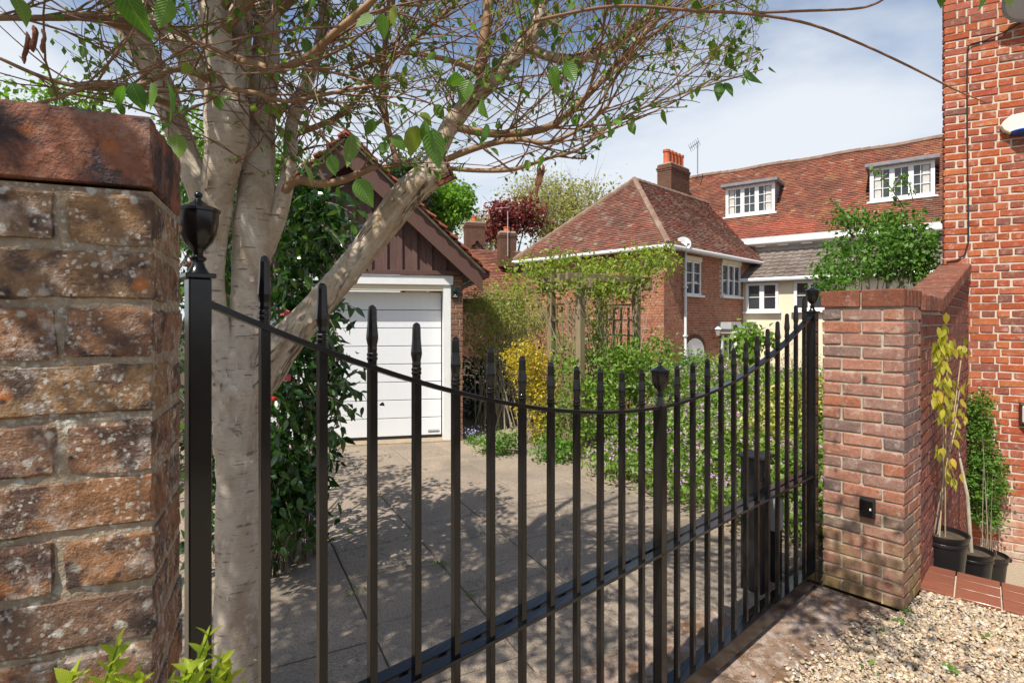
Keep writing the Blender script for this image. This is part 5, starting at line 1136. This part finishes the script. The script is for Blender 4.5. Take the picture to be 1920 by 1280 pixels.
# ================================================================== POTS, CANES AND VINE IN THE YARD
POTS = ((1767, 996, 3.80, .149, .36, 'largest black plastic plant pot against the pillar'), (1822, 1030, 4.15, .134, .32, 'middle black plastic plant pot partly behind the largest one'), (1855, 1037, 4.50, .122, .30, 'smallest black plastic plant pot nearest the red wall'))
pot_tops = []
for (px, py, Y, r, h, lb) in POTS:
    c = U(px, py, Y); pt_ = empty('plant_pot', V((c.x, c.y, c.z - h)), lb, 'plant pot', 'black pots in the sunken yard'); pot_tops.append(c)
    if c.z - h > -.74: MB().quadbox(V((c.x, c.y, (c.z - h - .76) / 2)), HD, HN, (0, 0, 1), r * 2.6, r * 2.6, c.z - h + .76).build('brick_plinth', m_brick_garden, pt_)
    MB().lathe(V((c.x, c.y, c.z - h)), [(r * .74, 0), (r * .92, h * .80), (r * .97, h * .81), (r * .97, h * .86), (r * .94, h * .87), (r * 1.0, h * .92), (r * 1.03, h), (r * .95, h), (r * .92, h * .9)], 28).build('pot', m_potmat, pt_, smooth=True, angle=40)
    disc(MB(), V((c.x, c.y, c.z - .03)), (0, 0, 1), [(r * .94, -.02), (r * .9, 0), (r * .4, .012), (.01, .008)], 20).build('compost', m_soil, pt_, smooth=True)
vb = pot_tops[0]; vine = empty('potted_vine', vb, 'yellow-leaved climber on canes rising from the largest pot', 'climber')
for j in range(5):
    b = vb + V((random.uniform(-.10, .06), random.uniform(-.05, .05), -.02)); e = S2 + WD * random.uniform(.35, 1.0) + WN * random.uniform(.06, .16); e.z = zat(random.uniform(640, 820), e.y)
    MB().tube([b, b.lerp(e, .5) + V((random.gauss(0, .02), 0, 0)), e], .0042, 5).build('cane', m_cane if j % 3 else m_palestem, vine)
LT = [leaf_tpl(.42, .14, c, 5) for c in (.12, .25, .05)]; LTW = [leaf_tpl(.62, .10, c, 6) for c in (.08, .22, .35)]
def leaf_meshes(tpls, mat, nm_='leaf'):
    o = []
    for tv_, tf_ in tpls:
        me = mesh_arrays(nm_, tv_, tf_, True); me.materials.append(mat); o.append(me)
    return o
def leaf_obj(parent, me, p, dirv, size, roll=None, name='leaf'):
    y = V(dirv).normalized(); z = V((random.gauss(0, .5), random.gauss(0, .5), 1.)); x = y.cross(z); x = x.normalized() if x.length > 1e-4 else y.orthogonal().normalized(); z = x.cross(y)
    m = Matrix((x, y, z)).transposed().to_4x4() @ Matrix.Rotation(random.gauss(0, .7) if roll is None else roll, 4, 'Y'); m = m @ Matrix.Scale(size, 4); m.translation = V(p)
    o = bpy.data.objects.new(name, me); link(o, parent); o.matrix_basis = m; return o
VM = leaf_meshes(LT, m_lf_vine)
for (px, py, n_, sp_) in ((1742, 645, 14, 14), (1765, 635, 12, 12), (1785, 645, 8, 8), (1750, 690, 14, 18), (1775, 715, 12, 14), (1745, 730, 10, 14), (1808, 655, 7, 9), (1775, 760, 8, 12), (1795, 765, 8, 10), (1812, 720, 3, 6), (1765, 770, 6, 10), (1790, 805, 8, 12), (1778, 865, 8, 10), (1757, 845, 4, 8), (1790, 900, 3, 8)):
    for _ in range(int(n_ * 1.5)):
        x, y = px + random.gauss(0, sp_ * .8), py + random.gauss(0, sp_); off_ = random.uniform(.03, .12); t = tcol(x, S2 + WN * off_, WD); t = min(max(t, .1), WL - .12); p = S2 + WN * off_ + WD * t; p.z = zat(y, p.y)
        leaf_obj(vine, random.choice(VM), p, (random.gauss(0, .35), random.gauss(0, .35), -1), random.uniform(.045, .085))
jas = pot_tops[2]; tp = hface(1828, 880, .16)
shrub('potted_jasmine', 'fine-leaved green climber rising from the small pot by the red wall', 'climber', jas, [((tp.x, tp.y, zat(790, tp.y)), (.10, .10, .32), 1), ((tp.x + .03, tp.y - .02, zat(890, tp.y)), (.19, .12, .30), 1.8), ((tp.x + .06, tp.y, zat(960, tp.y)), (.14, .08, .16), .5)], m_lf_mid, 340, 16, .035, .030, TPL2, m_stem, 9, .0045, spread=.04)
pp = pot_tops[1]; stn = empty('bare_potted_stem', pp, 'bare pale stem rising from the middle pot', 'plant')
MB().tube([pp + V((0, 0, -.02)), pp + V((.01, .05, .4)), U(1800, 860, 4.9), U(1785, 790, 5.0)], [.012, .011, .009, .005], 6).build('stem', m_palestem, stn, smooth=True)

# ================================================================== CAMELLIA BEHIND THE BIRCH
random.seed(31)
cam_b = [B3(565, 400, 3.6, .30, .35, .32, 1.4), B3(600, 470, 3.6, .22, .35, .25, 1), B3(555, 540, 3.6, .28, .35, .35, 1.2), B3(560, 700, 3.5, .28, .35, .40, 1.6), B3(545, 850, 3.4, .22, .3, .32, 1.2), B3(450, 480, 3.9, .40, .35, .55, 1.2), B3(430, 800, 3.8, .45, .35, .6, 1.4), B3(620, 720, 3.4, .15, .2, .22, .6), B3(520, 930, 3.3, .14, .2, .25, .6), B3(360, 420, 4.2, .4, .4, .6, .9), B3(585, 620, 3.6, .2, .3, .2, .6), B3(540, 960, 3.4, .2, .25, .3, 1.1), B3(450, 1000, 3.6, .4, .3, .4, 1)]
cb_ = (-1.55, 3.75, 0)
cml = shrub('camellia_bush', 'dark glossy camellia bush behind the birch trunk', 'bush', cb_, cam_b, m_lf_cam, 420, 12, .085, .082, leaf_tpl(.46, .12, .15, 4), m_stem, 40, .018, droop=.35, shell=.35, spread=.2)
CMm = leaf_meshes([leaf_tpl(.46, .14, c, 5) for c in (.1, .2, .3)], m_lf_cam_o)
mb = MB(); nl = 0
for (px, py, tx, ty) in ((590, 560, 665, 577), (600, 570, 640, 645), (610, 590, 618, 690), (600, 720, 675, 735), (600, 740, 665, 775), (610, 720, 640, 800), (600, 800, 640, 820), (580, 820, 618, 860), (560, 700, 600, 760), (530, 930, 545, 970), (530, 860, 560, 900), (600, 420, 650, 470), (600, 380, 660, 400), (590, 500, 625, 540), (600, 620, 610, 700), (560, 780, 580, 850)):
    a, b = U(px, py, 3.35 + random.uniform(-.1, .15)), U(tx, ty, 3.2 + random.uniform(-.12, .1)); m_ = a.lerp(b, .5) + V((0, 0, .04)); cv = bez(a, m_, b, 6); mb.tube(cv, [.005, .0045, .004, .0035, .003, .0025, .002], 5, False)
    for q in cv[1:]:
        for s_ in (-1, 1): nl += 1; leaf_obj(cml, random.choice(CMm), q, ((b - a).normalized().x * .5 + random.gauss(0, .5), random.gauss(-.2, .4), -.75 + random.gauss(0, .3)), random.uniform(.055, .092))
mb.build('sprays', m_stem, cml, smooth=True, kind='stuff')
for (px, py, r, mt) in ((534, 580, .022, m_flower_p), (535, 700, .026, m_flower_p), (512, 743, .016, m_flower_r)):
    c = U(px, py, 3.2); mb = MB()
    for k in range(9): a = k * 2.4; tl_ = .3 + .08 * k; mb.tube([c, c + V((math.cos(a) * r * tl_, math.sin(a) * r * tl_, -r * .6)), c + V((math.cos(a) * r * 1.0, math.sin(a) * r * 1.0, -r * 1.6))], [.003, r * .45, r * .2], 5)
    mb.build('blossom', mt, cml, smooth=True)
ft = empty('grass_tuft', G(520, 1070), 'tuft of thin green grass blades beside the birch foot', 'grass')
mb = MB()
for k in range(16):
    b = G(515, 1080) + V((random.gauss(0, .02), random.gauss(0, .02), 0)); e = b + V((random.uniform(-.05, .25), random.uniform(-.12, .1), random.uniform(.06, .2))); mb.tube(bez(b, V((b.x, b.y, b.z + .2)), e, 5), [.003, .003, .0025, .002, .0015, .0006], 4, False)
mb.build('blades', m_lf_dark, ft, kind='stuff')

# ================================================================== SILVER BIRCH
random.seed(41)
BY = 2.3
birch = empty('birch_tree', V(((445 - CX) / F * BY, BY, 0)), 'multi-stemmed birch with peeling cream bark just inside the gate', 'tree')
def catmull(pts, n=5):
    P = [pts[0]] + list(pts) + [pts[-1]]; o = []
    for i in range(1, len(P) - 2):
        for k in range(n):
            t = k / n; p0, p1, p2, p3 = (np.array(P[j], float) for j in (i - 1, i, i + 1, i + 2))
            o.append(.5 * ((2 * p1) + (-p0 + p2) * t + (2 * p0 - 5 * p1 + 4 * p2 - p3) * t * t + (-p0 + 3 * p1 - 3 * p2 + p3) * t ** 3))
    o.append(np.array(pts[-1], float)); return o
LIMBS = []                                        # sampled (point, radius) of every drawn limb, to grow twigs from
from mathutils import noise as NZ
def limb(name, ctl, mat, seg=14, n=5, parent=birch, rough=.17, spawn=1.0):
    """control points: photo column, row, width in photo pixels, depth"""
    s = catmull(ctl, n); pts = []; rad = []
    for (px, py, w, Y) in s: pts.append(U(px, py, Y)); rad.append(max(.0015, w / 2 / F * Y))
    mb = MB().tube(pts, rad, seg)
    for v in mb.v:
        q = NZ.noise(v * 9) * .6 + NZ.noise(v * 26) * .4; i = min(range(len(pts)), key=lambda j: (pts[j] - v).length_squared); v += (v - pts[i]).normalized() * (q * rough * rad[i])
    LIMBS.append((pts, rad, spawn)); return mb.build(name, mat, parent, smooth=True, angle=70)
limb('trunk', [(447, 1420, 104, BY), (447, 1280, 88, BY), (447, 1100, 80, BY), (447, 900, 78, BY), (446, 800, 84, BY), (448, 740, 98, BY), (456, 690, 86, BY), (461, 630, 62, BY), (463, 560, 54, BY), (473, 490, 66, BY), (478, 420, 76, BY), (482, 350, 64, BY), (486, 270, 54, BY + .03), (490, 180, 54, BY + .06), (500, 80, 48, BY + .08), (505, -60, 42, BY + .1), (512, -260, 36, BY + .1), (520, -520, 26, BY + .05), (528, -800, 14, BY)], m_birch, 20, 6, spawn=.25)
limb('stem', [(448, 800, 52, BY - .02), (432, 720, 62, BY - .03), (416, 650, 48, BY - .05), (404, 570, 36, BY - .07), (401, 490, 37, BY - .09), (407, 420, 46, BY - .1), (411, 350, 56, BY - .1), (422, 270, 72, BY - .12), (424, 200, 78, BY - .13), (416, 130, 52, BY - .15), (404, 60, 54, BY - .16), (396, -40, 48, BY - .18), (380, -240, 40, BY - .2), (350, -520, 26, BY - .25), (330, -760, 12, BY - .3)], m_birch, 18, 6, spawn=.25)
limb('stem', [(430, 215, 50, BY - .08), (445, 130, 46, BY - .05), (450, 60, 44, BY), (456, -40, 40, BY + .1), (470, -220, 30, BY + .2), (500, -420, 16, BY + .3)], m_birch, 14, spawn=.4)
limb('limb', [(402, 470, 30, BY + .12), (382, 375, 48, BY + .1), (352, 300, 46, BY + .1), (322, 215, 44, BY + .1), (290, 140, 48, BY + .08), (255, 75, 50, BY + .05), (220, 10, 46, BY), (170, -80, 40, BY - .1), (80, -220, 26, BY - .2), (-40, -380, 14, BY - .3)], m_birch, 14, spawn=.7)
limb('limb', [(415, 190, 42, BY - .05), (370, 130, 40, BY - .02), (335, 85, 38, BY), (300, 40, 36, BY + .05), (262, -30, 32, BY + .1), (220, -130, 20, BY + .2)], m_birch, 12, spawn=.7)
limb('limb', [(476, 520, 30, BY + .005), (498, 465, 36, BY + .005), (518, 412, 34, BY + .005), (535, 350, 29, BY + .02), (545, 290, 26, BY + .05), (548, 230, 24, BY + .1), (575, 160, 22, BY + .15), (600, 80, 20, BY + .2), (610, -20, 16, BY + .3)], m_birch, 10, spawn=1)
limb('branch', [(532, 362, 18, BY), (555, 338, 17, BY), (600, 345, 15, BY), (645, 337, 14, BY), (690, 318, 13, BY), (710, 312, 10, BY)], m_branch, 8)
limb('cut_limb', [(450, 760, 66, BY), (490, 705, 70, BY + .01), (535, 640, 64, BY + .03), (590, 580, 55, BY + .05), (650, 510, 52, BY + .08), (705, 440, 54, BY + .1), (755, 375, 58, BY + .12), (795, 338, 56, BY + .13), (838, 318, 46, BY + .14)], m_limb, 18, 6, rough=.16, spawn=0)
c = U(842, 317, BY + .14); dd = (U(842, 317, BY + .14) - U(795, 338, BY + .13)).normalized()
disc(MB(), c, dd, [(.052, -.005), (.050, .003), (.035, .008), (.03, .002), (.012, .006)], 14).build('cut_face', noisy('sawn_wood', (.32, .17, .085), (.22, .11, .06), 30, .9, bump=.6, bscale=80), birch)
for k in range(5): q = c - dd * .03 + V((random.uniform(-.01, .03), -.045, -.03 - .006 * k)); MB().quadbox(q, dd, V((0, 1, 0)), dd.cross(V((0, 1, 0))), .05 + .01 * k, .02, .008).build('bark_flake', m_catkin, birch)
limb('limb', [(790, 345, 30, BY + .12), (818, 290, 32, BY + .12), (845, 235, 34, BY + .12), (880, 192, 34, BY + .12), (922, 150, 32, BY + .13), (965, 105, 30, BY + .15), (1000, 60, 27, BY + .18), (1015, 5, 24, BY + .2), (1030, -60, 20, BY + .25), (1060, -180, 12, BY + .3)], m_limb, 12, spawn=1.1)
limb('branch', [(990, 90, 20, BY + .17), (1040, 108, 19, BY + .15), (1100, 108, 18, BY + .12), (1150, 85, 17, BY + .1), (1195, 50, 15, BY + .05), (1250, -5, 12, BY)], m_limb, 10)
limb('branch', [(860, 240, 16, BY + .12), (915, 250, 16, BY + .1), (975, 250, 15, BY + .08), (1035, 235, 14, BY + .05), (1085, 195, 13, BY), (1130, 150, 12, BY), (1180, 95, 11, BY), (1240, 30, 8, BY)], m_branch, 8)
limb('branch', [(835, 300, 12, BY + .12), (900, 275, 12, BY + .1), (970, 262, 10, BY), (1030, 268, 8, BY - .05), (1090, 240, 7, BY - .1), (1140, 200, 6, BY - .15)], m_branch, 7)
limb('branch', [(842, 316, 9, BY + .12), (900, 320, 9, BY + .08), (965, 317, 8, BY + .02), (1030, 296, 7, BY - .05), (1090, 278, 5, BY - .1), (1160, 225, 4, BY - .15), (1250, 185, 3.5, BY - .2), (1330, 160, 3, BY - .25), (1430, 130, 2.4, BY - .3)], m_branch, 7)
limb('branch', [(898, 140, 18, BY + .05), (905, 90, 19, BY + .05), (915, 20, 18, BY + .05), (925, -60, 15, BY + .05)], m_branch, 8)
limb('branch', [(445, 110, 16, 1.9), (470, 118, 16, 1.85), (520, 130, 16, 1.8), (580, 105, 15, 1.75), (630, 60, 14, 1.7), (700, 0, 12, 1.65), (760, -60, 9, 1.6)], m_branch, 8)
limb('branch', [(250, 30, 10, 1.9), (320, 55, 11, 1.85), (380, 85, 11, 1.85), (440, 110, 12, 1.88)], m_branch, 8)
limb('branch', [(-60, 35, 12, 1.7), (20, 34, 11, 1.75), (110, 34, 12, 1.85), (180, 30, 18, 2.0), (240, 45, 24, BY - .05)], m_branch, 8)
limb('branch', [(60, 197, 6, 1.6), (120, 180, 7, 1.65), (180, 158, 8, 1.7), (260, 160, 9, 1.85), (330, 130, 12, 2.0), (400, 150, 14, 2.1)], m_branch, 8)
limb('branch', [(0, 110, 6, 1.9), (80, 145, 8, 1.95), (160, 165, 9, 2.0), (240, 170, 11, 2.1), (330, 200, 14, BY)], m_branch, 8)
limb('branch', [(410, 145, 10, 2.0), (430, 165, 9, 1.95), (480, 175, 9, 1.9), (540, 190, 8, 1.9), (620, 175, 7, 1.9), (700, 160, 5, 1.9)], m_branch, 8)
limb('branch', [(660, 130, 8, 2.3), (740, 100, 9, 2.3), (830, 110, 10, 2.3), (900, 135, 14, BY + .05)], m_branch, 8)
limb('branch', [(745, 310, 12, 2.35), (730, 250, 11, 2.35), (715, 180, 10, 2.35), (720, 100, 10, 2.35), (735, 0, 10, 2.3), (740, -80, 8, 2.3)], m_branch, 8)
limb('branch', [(560, 250, 12, 2.5), (640, 215, 11, 2.5), (700, 150, 10, 2.5), (760, 90, 9, 2.5), (840, 20, 8, 2.4), (900, -40, 7, 2.4)], m_branch, 8)
limb('branch', [(1000, 40, 6, 1.5), (1150, 12, 6, 1.5), (1300, 20, 6, 1.5), (1420, 28, 5.5, 1.5), (1520, 46, 5, 1.5), (1620, 85, 4.5, 1.5), (1720, 132, 4, 1.5), (1790, 168, 3, 1.5), (1850, 193, 2, 1.5)], m_twig, 7, spawn=0)
limb('branch', [(1400, 25, 5, 1.5), (1500, 21, 5, 1.5), (1600, 17, 4.5, 1.5), (1640, 8, 4, 1.5), (1665, -6, 3, 1.5)], m_twig, 7, spawn=0)
# leaders and limbs of the crown above the picture
for k in range(14):
    src = random.choice([0, 0, 1, 1, 2, 3, 8]); pts_, rad_, _ = LIMBS[src]; i0 = int(len(pts_) * random.uniform(.68, .97)); s = pts_[i0]; a = random.uniform(0, 6.28); ln = random.uniform(.8, 1.9)
    e = s + V((math.cos(a) * ln, math.sin(a) * ln - .25, random.uniform(.2, 1.1)))
    if e.z < 1.65 + .66 * max(e.y, .2) + .25: e.z = 1.65 + .66 * max(e.y, .2) + .35
    cv = bez(s, s.lerp(e, .5) + V((0, 0, .25)), e, 7); r_ = rad_[i0] * .45; rd = [max(.003, r_ * (1 - .12 * j)) for j in range(8)]; LIMBS.append((cv, rd, .5)); MB().tube(cv, rd, 7).build('limb', m_branch, birch, smooth=True)

def proj(p):
    return (CX + F * p.x / p.y, HY - F * (p.z - H) / p.y) if p.y > .1 else (-9999, -9999)
ENVX = [-400, 0, 290, 335, 400, 520, 640, 720, 800, 900, 1000, 1100, 1160, 1240, 1330, 1420, 1450]
ENVY = [190, 190, 228, 300, 330, 330, 330, 320, 318, 345, 345, 300, 235, 215, 190, 150, -60]
def allowed(p):
    x, y = proj(p)
    if p.y < .55: return p.z > 2.1
    if x > 1450: return y < -40
    if y < -30: return p.y < 2.9 and not (p.x > -.4 and p.y > 2.3) and not (p.z > 4.1 and p.y > 1.7)
    return y < np.interp(x, ENVX, ENVY) and not (p.y < 1.35 and y > 60 and x > 300)
TW = MB(); TIPS = []
def twig(s, d, ln, r, depth):
    pts_ = [s]; p = s.copy(); v = d.normalized(); n_ = 7; bend = V((random.gauss(0, .10), random.gauss(0, .10), random.gauss(.05, .10)))
    for i in range(n_):
        v = (v + bend + V((random.gauss(0, .07), random.gauss(0, .07), random.gauss(0, .07)))).normalized(); p = p + v * (ln / n_)
        if not allowed(p): break
        pts_.append(p.copy())
    if len(pts_) < 3: return
    TW.tube(pts_, [max(.0011, r * (1 - .75 * i / n_)) for i in range(len(pts_))], 4 if r < .003 else 5, False)
    for q, nx_ in zip(pts_[1:], pts_[2:] + [None]): TIPS.append((q, v.copy()))
    if depth > 0:
        for _ in range(random.choice((2, 3, 3, 4))):
            i = random.randrange(1, len(pts_)); dd_ = (v + V((random.gauss(0, .45), random.gauss(0, .45), random.gauss(0, .35)))).normalized(); twig(pts_[i], dd_, ln * random.uniform(.4, .75), r * .55, depth - 1)
for pts_, rad_, sp_ in LIMBS:
    L_ = sum((b - a).length for a, b in zip(pts_[:-1], pts_[1:])); cnt = int(L_ * 21 * sp_)
    for _ in range(cnt):
        i = random.randrange(len(pts_) // 6, len(pts_))
        if proj(pts_[i])[1] < -70 and random.random() < .7: continue
        tg = (pts_[min(i + 1, len(pts_) - 1)] - pts_[max(i - 1, 0)]).normalized(); d = (tg * .95 + V((random.gauss(.12, .7), random.gauss(-.05, .55), random.gauss(.06, .36)))).normalized()
        twig(pts_[i], d, random.uniform(.3, 1.0), min(.0042, rad_[i] * .45 + .001), 1 if random.random() < .75 else 2)
TW.build('twigs', m_twig, birch, smooth=True, kind='stuff')
# leaves: the ones in view one by one, those of the unseen crown above as a mass placed for shade
BM = leaf_meshes(LTW, m_lf_birch)
near = [(228, -30, 95, 1.0, 80), (352, 0, 60, 1.0, 85), (316, -5, 60, 1.0, 115), (245, 155, 52, 1.15, 70), (232, 160, 48, 1.15, 120), (283, 155, 56, 1.15, 85), (312, 150, 75, 1.15, 78), (331, 250, 52, 1.15, 90), (25, -10, 60, 1.0, 60), (718, 25, 45, 1.3, 95), (700, 30, 40, 1.3, 150), (812, -10, 50, 1.3, 70), (740, 10, 40, 1.3, 100), (1038, 122, 48, 1.6, 85), (1060, 115, 44, 1.7, 60), (795, 225, 60, 1.5, 80), (812, 240, 75, 1.5, 85), (782, 235, 60, 1.5, 110), (880, 150, 48, 1.6, 110), (870, 145, 44, 1.6, 170), (902, 185, 48, 1.6, 90), (912, 232, 42, 1.6, 95), (660, 250, 66, 1.5, 95), (668, 335, 60, 1.5, 60), (1140, 215, 40, 1.9, 80), (1150, 240, 34, 1.9, 110), (1242, 205, 30, 1.9, 75), (1350, 155, 34, 1.95, 100), (1395, 128, 40, 1.95, 80), (1398, 130, 40, 1.95, 55), (1358, 155, 32, 1.95, 60), (1442, 125, 20, 1.95, 60), (1333, 80, 30, 1.95, 60), (1300, 70, 28, 1.95, 20), (1180, 230, 26, 1.9, 60), (1765, -22, 34, 1.2, 70), (1780, -28, 28, 1.2, 30), (1846, -22, 40, 1.2, 80), (1890, -26, 40, 1.2, 60), (1905, -28, 34, 1.2, 40), (560, 300, 60, 1.7, 40), (620, 290, 40, 1.7, 80), (1000, 295, 30, 2.0, 80), (1018, 290, 30, 2.0, 110), (985, 300, 26, 2.0, 70)]
for (px, py, ln, Y, an) in near:
    p = U(px, py, Y); d = V((math.cos(R(an)), random.gauss(0, .25), -math.sin(R(an)))); leaf_obj(birch, random.choice(BM), p, d, ln / F * Y * 1.02, random.gauss(0, .5))
vis = [(q, v) for q, v in TIPS if -20 < proj(q)[0] < 1460 and -20 < proj(q)[1] < 400]; hid = [(q, v) for q, v in TIPS if not (-20 < proj(q)[0] < 1460 and -20 < proj(q)[1] < 400)]
random.shuffle(vis); random.shuffle(hid)
for q, v in vis[:250]: leaf_obj(birch, random.choice(BM), q, (v.x * .4 + random.gauss(0, .35), v.y * .4 + random.gauss(0, .35), -.8 + random.gauss(0, .35)), random.choice((.025, .035, .042, .05, .058, .066)))
shade_crown_b = [((-2.35, .75, 3.75), (1.25, 1.2, .8), 6), ((-1.15, -.25, 3.1), (.65, .55, .35), .36), ((.5, 1.2, 3.3), (.5, .45, .3), .6), ((-.9, .75, 3.3), (.4, .3, .25), .2)]  # unseen leaf masses added overhead, placed and sized to shade trunk, driveway and wall
mb = MB()  # limbs added to carry the unseen shading leaves
for bc, br, w_ in shade_crown_b:
    for _ in range(int(6 + w_ * 4)):
        s = V((-1.2 + random.gauss(0, .1), 2.2 + random.gauss(0, .1), random.uniform(3.1, 3.9))); e = V(bc) + V((random.gauss(0, .6) * br[0], random.gauss(0, .6) * br[1], random.gauss(0, .6) * br[2])); cv = bez(s, s.lerp(e, .5) + V((0, 0, .3)), e, 6)
        if all(not (-60 < proj(q)[0] < 1980 and -40 < proj(q)[1] < 1300) for q in cv): mb.tube(cv, [.014, .012, .010, .008, .006, .004, .002], 5, False)
mb.build('shade_crown_limbs', m_branch, birch, smooth=True, kind='stuff')
cpts = clumps(shade_crown_b, 900, 11, .11, .25)
cpts = np.array([p for p in cpts if not (p[1] > .15 and -80 < CX + F * p[0] / p[1] < 2000 and HY - F * (p[2] - H) / p[1] > -70)])
scatter_leaves('shade_crown', cpts, .062, TPL4, m_lf_birch_s, birch, droop=.6)
scatter_leaves('small_leaves', [q[:] for q, v in vis[250:3300]], .030, TPL4, m_lf_birch_s, birch, droop=.5)
scatter_leaves('crown_leaves', np.repeat(np.array([q[:] for q, v in hid[:900]]), 1, 0) + RNG.normal(size=(min(900, len(hid)), 3)) * .02, .05, TPL4, m_lf_birch_s, birch, droop=.6)
for (px, py, w, hgt, Y) in ((62, 48, 9, 50, 1.05), (50, 60, 8, 60, 1.05), (78, 55, 7, 45, 1.05), (1012, 312, 7, 58, 1.9), (1018, 308, 6, 40, 1.9), (1008, 315, 6, 35, 1.9)):
    a = U(px, py, Y); b = U(px + random.uniform(-6, 6), py + hgt, Y); r_ = w / 2 / F * Y; MB().tube([a.lerp(b, i / 8) + V((.004 * math.sin(i * .7), 0, 0)) for i in range(9)], [r_ * .3] + [r_ * random.uniform(.8, 1.1) for _ in range(7)] + [r_ * .3], 8, jit=.15).build('catkin', m_catkin, birch, smooth=True)
print('birch: tips', len(TIPS), 'visible', len(vis), 'twig faces', len(TW.f))
# peeling flakes of bark
mb = MB()
for _ in range(70):
    pts_, rad_, _s = LIMBS[random.choice((0, 0, 0, 1, 1, 7))]; i = random.randrange(2, int(len(pts_) * .55)); a = random.uniform(3.4, 6.0); r_ = rad_[i]; c = pts_[i] + V((math.cos(a) * r_, math.sin(a) * r_, 0)) * 1.02; t_ = V((-math.sin(a), math.cos(a), 0)); o_ = V((math.cos(a), math.sin(a), 0)); h_ = random.uniform(.008, .03); w_ = random.uniform(.005, .018); b = len(mb.v)
    for j, (u, q) in enumerate(((0, 0), (.5, .004), (1, .012))):
        for z in (-.5, .5): mb.v.append(c + t_ * (u * w_) + o_ * q + V((0, 0, z * h_ * (1 - .3 * u) + random.gauss(0, .002))))
    mb.f += [[b, b + 2, b + 3, b + 1], [b + 2, b + 4, b + 5, b + 3]]; mb.r += [0, 0]
mb.build('bark_peel', m_birch, birch, kind='stuff')

# ================================================================== BOX BUSH IN THE FOREGROUND
random.seed(51)
bxr = empty('box_bush', (-.5, .42, 0), 'bright green box shoots in the bottom left foreground', 'bush')
scatter_leaves('foliage', clumps([((-.50, .42, .62), (.18, .14, .55), 1)], 260, 12, .03, .6), .02, TPL4, m_lf_mid, bxr)
BXm = leaf_meshes([leaf_tpl(.50, .16, c, 5) for c in (.02, .12)], m_lf_box)
for (bx_, by_, tx, ty, Y) in ((185, 1330, 222, 1207, .60), (120, 1310, 140, 1262, .60), (240, 1330, 258, 1268, .60), (345, 1330, 392, 1188, .64), (395, 1330, 415, 1235, .64), (430, 1310, 428, 1258, .66), (360, 1320, 350, 1255, .63), (300, 1350, 318, 1290, .62)):
    a, b = U(bx_, by_, Y), U(tx, ty, Y + random.uniform(-.01, .01)); a0 = V((-.48, .45, 1.0)); MB().tube(bez(a0, a, b, 7), [.002, .002, .0018, .0016, .0014, .0012, .001, .0008], 5).build('shoot', m_lf_mid, bxr)
    ln = (b - a).length; n_ = max(3, int(ln / .011)); t_ = (b - a).normalized()
    for k in range(n_ + 1):
        q = a.lerp(b, (k + .3) / (n_ + .6)); big = .027 * (1 - .5 * k / (n_ + 1)) + .005; an = k * 1.57 + .4
        for s_ in (0, math.pi):
            o_ = V((math.cos(an + s_), math.sin(an + s_) * .7, 0)); leaf_obj(bxr, random.choice(BXm), q, t_ * .75 + o_ * .75, big, random.gauss(0, .3))
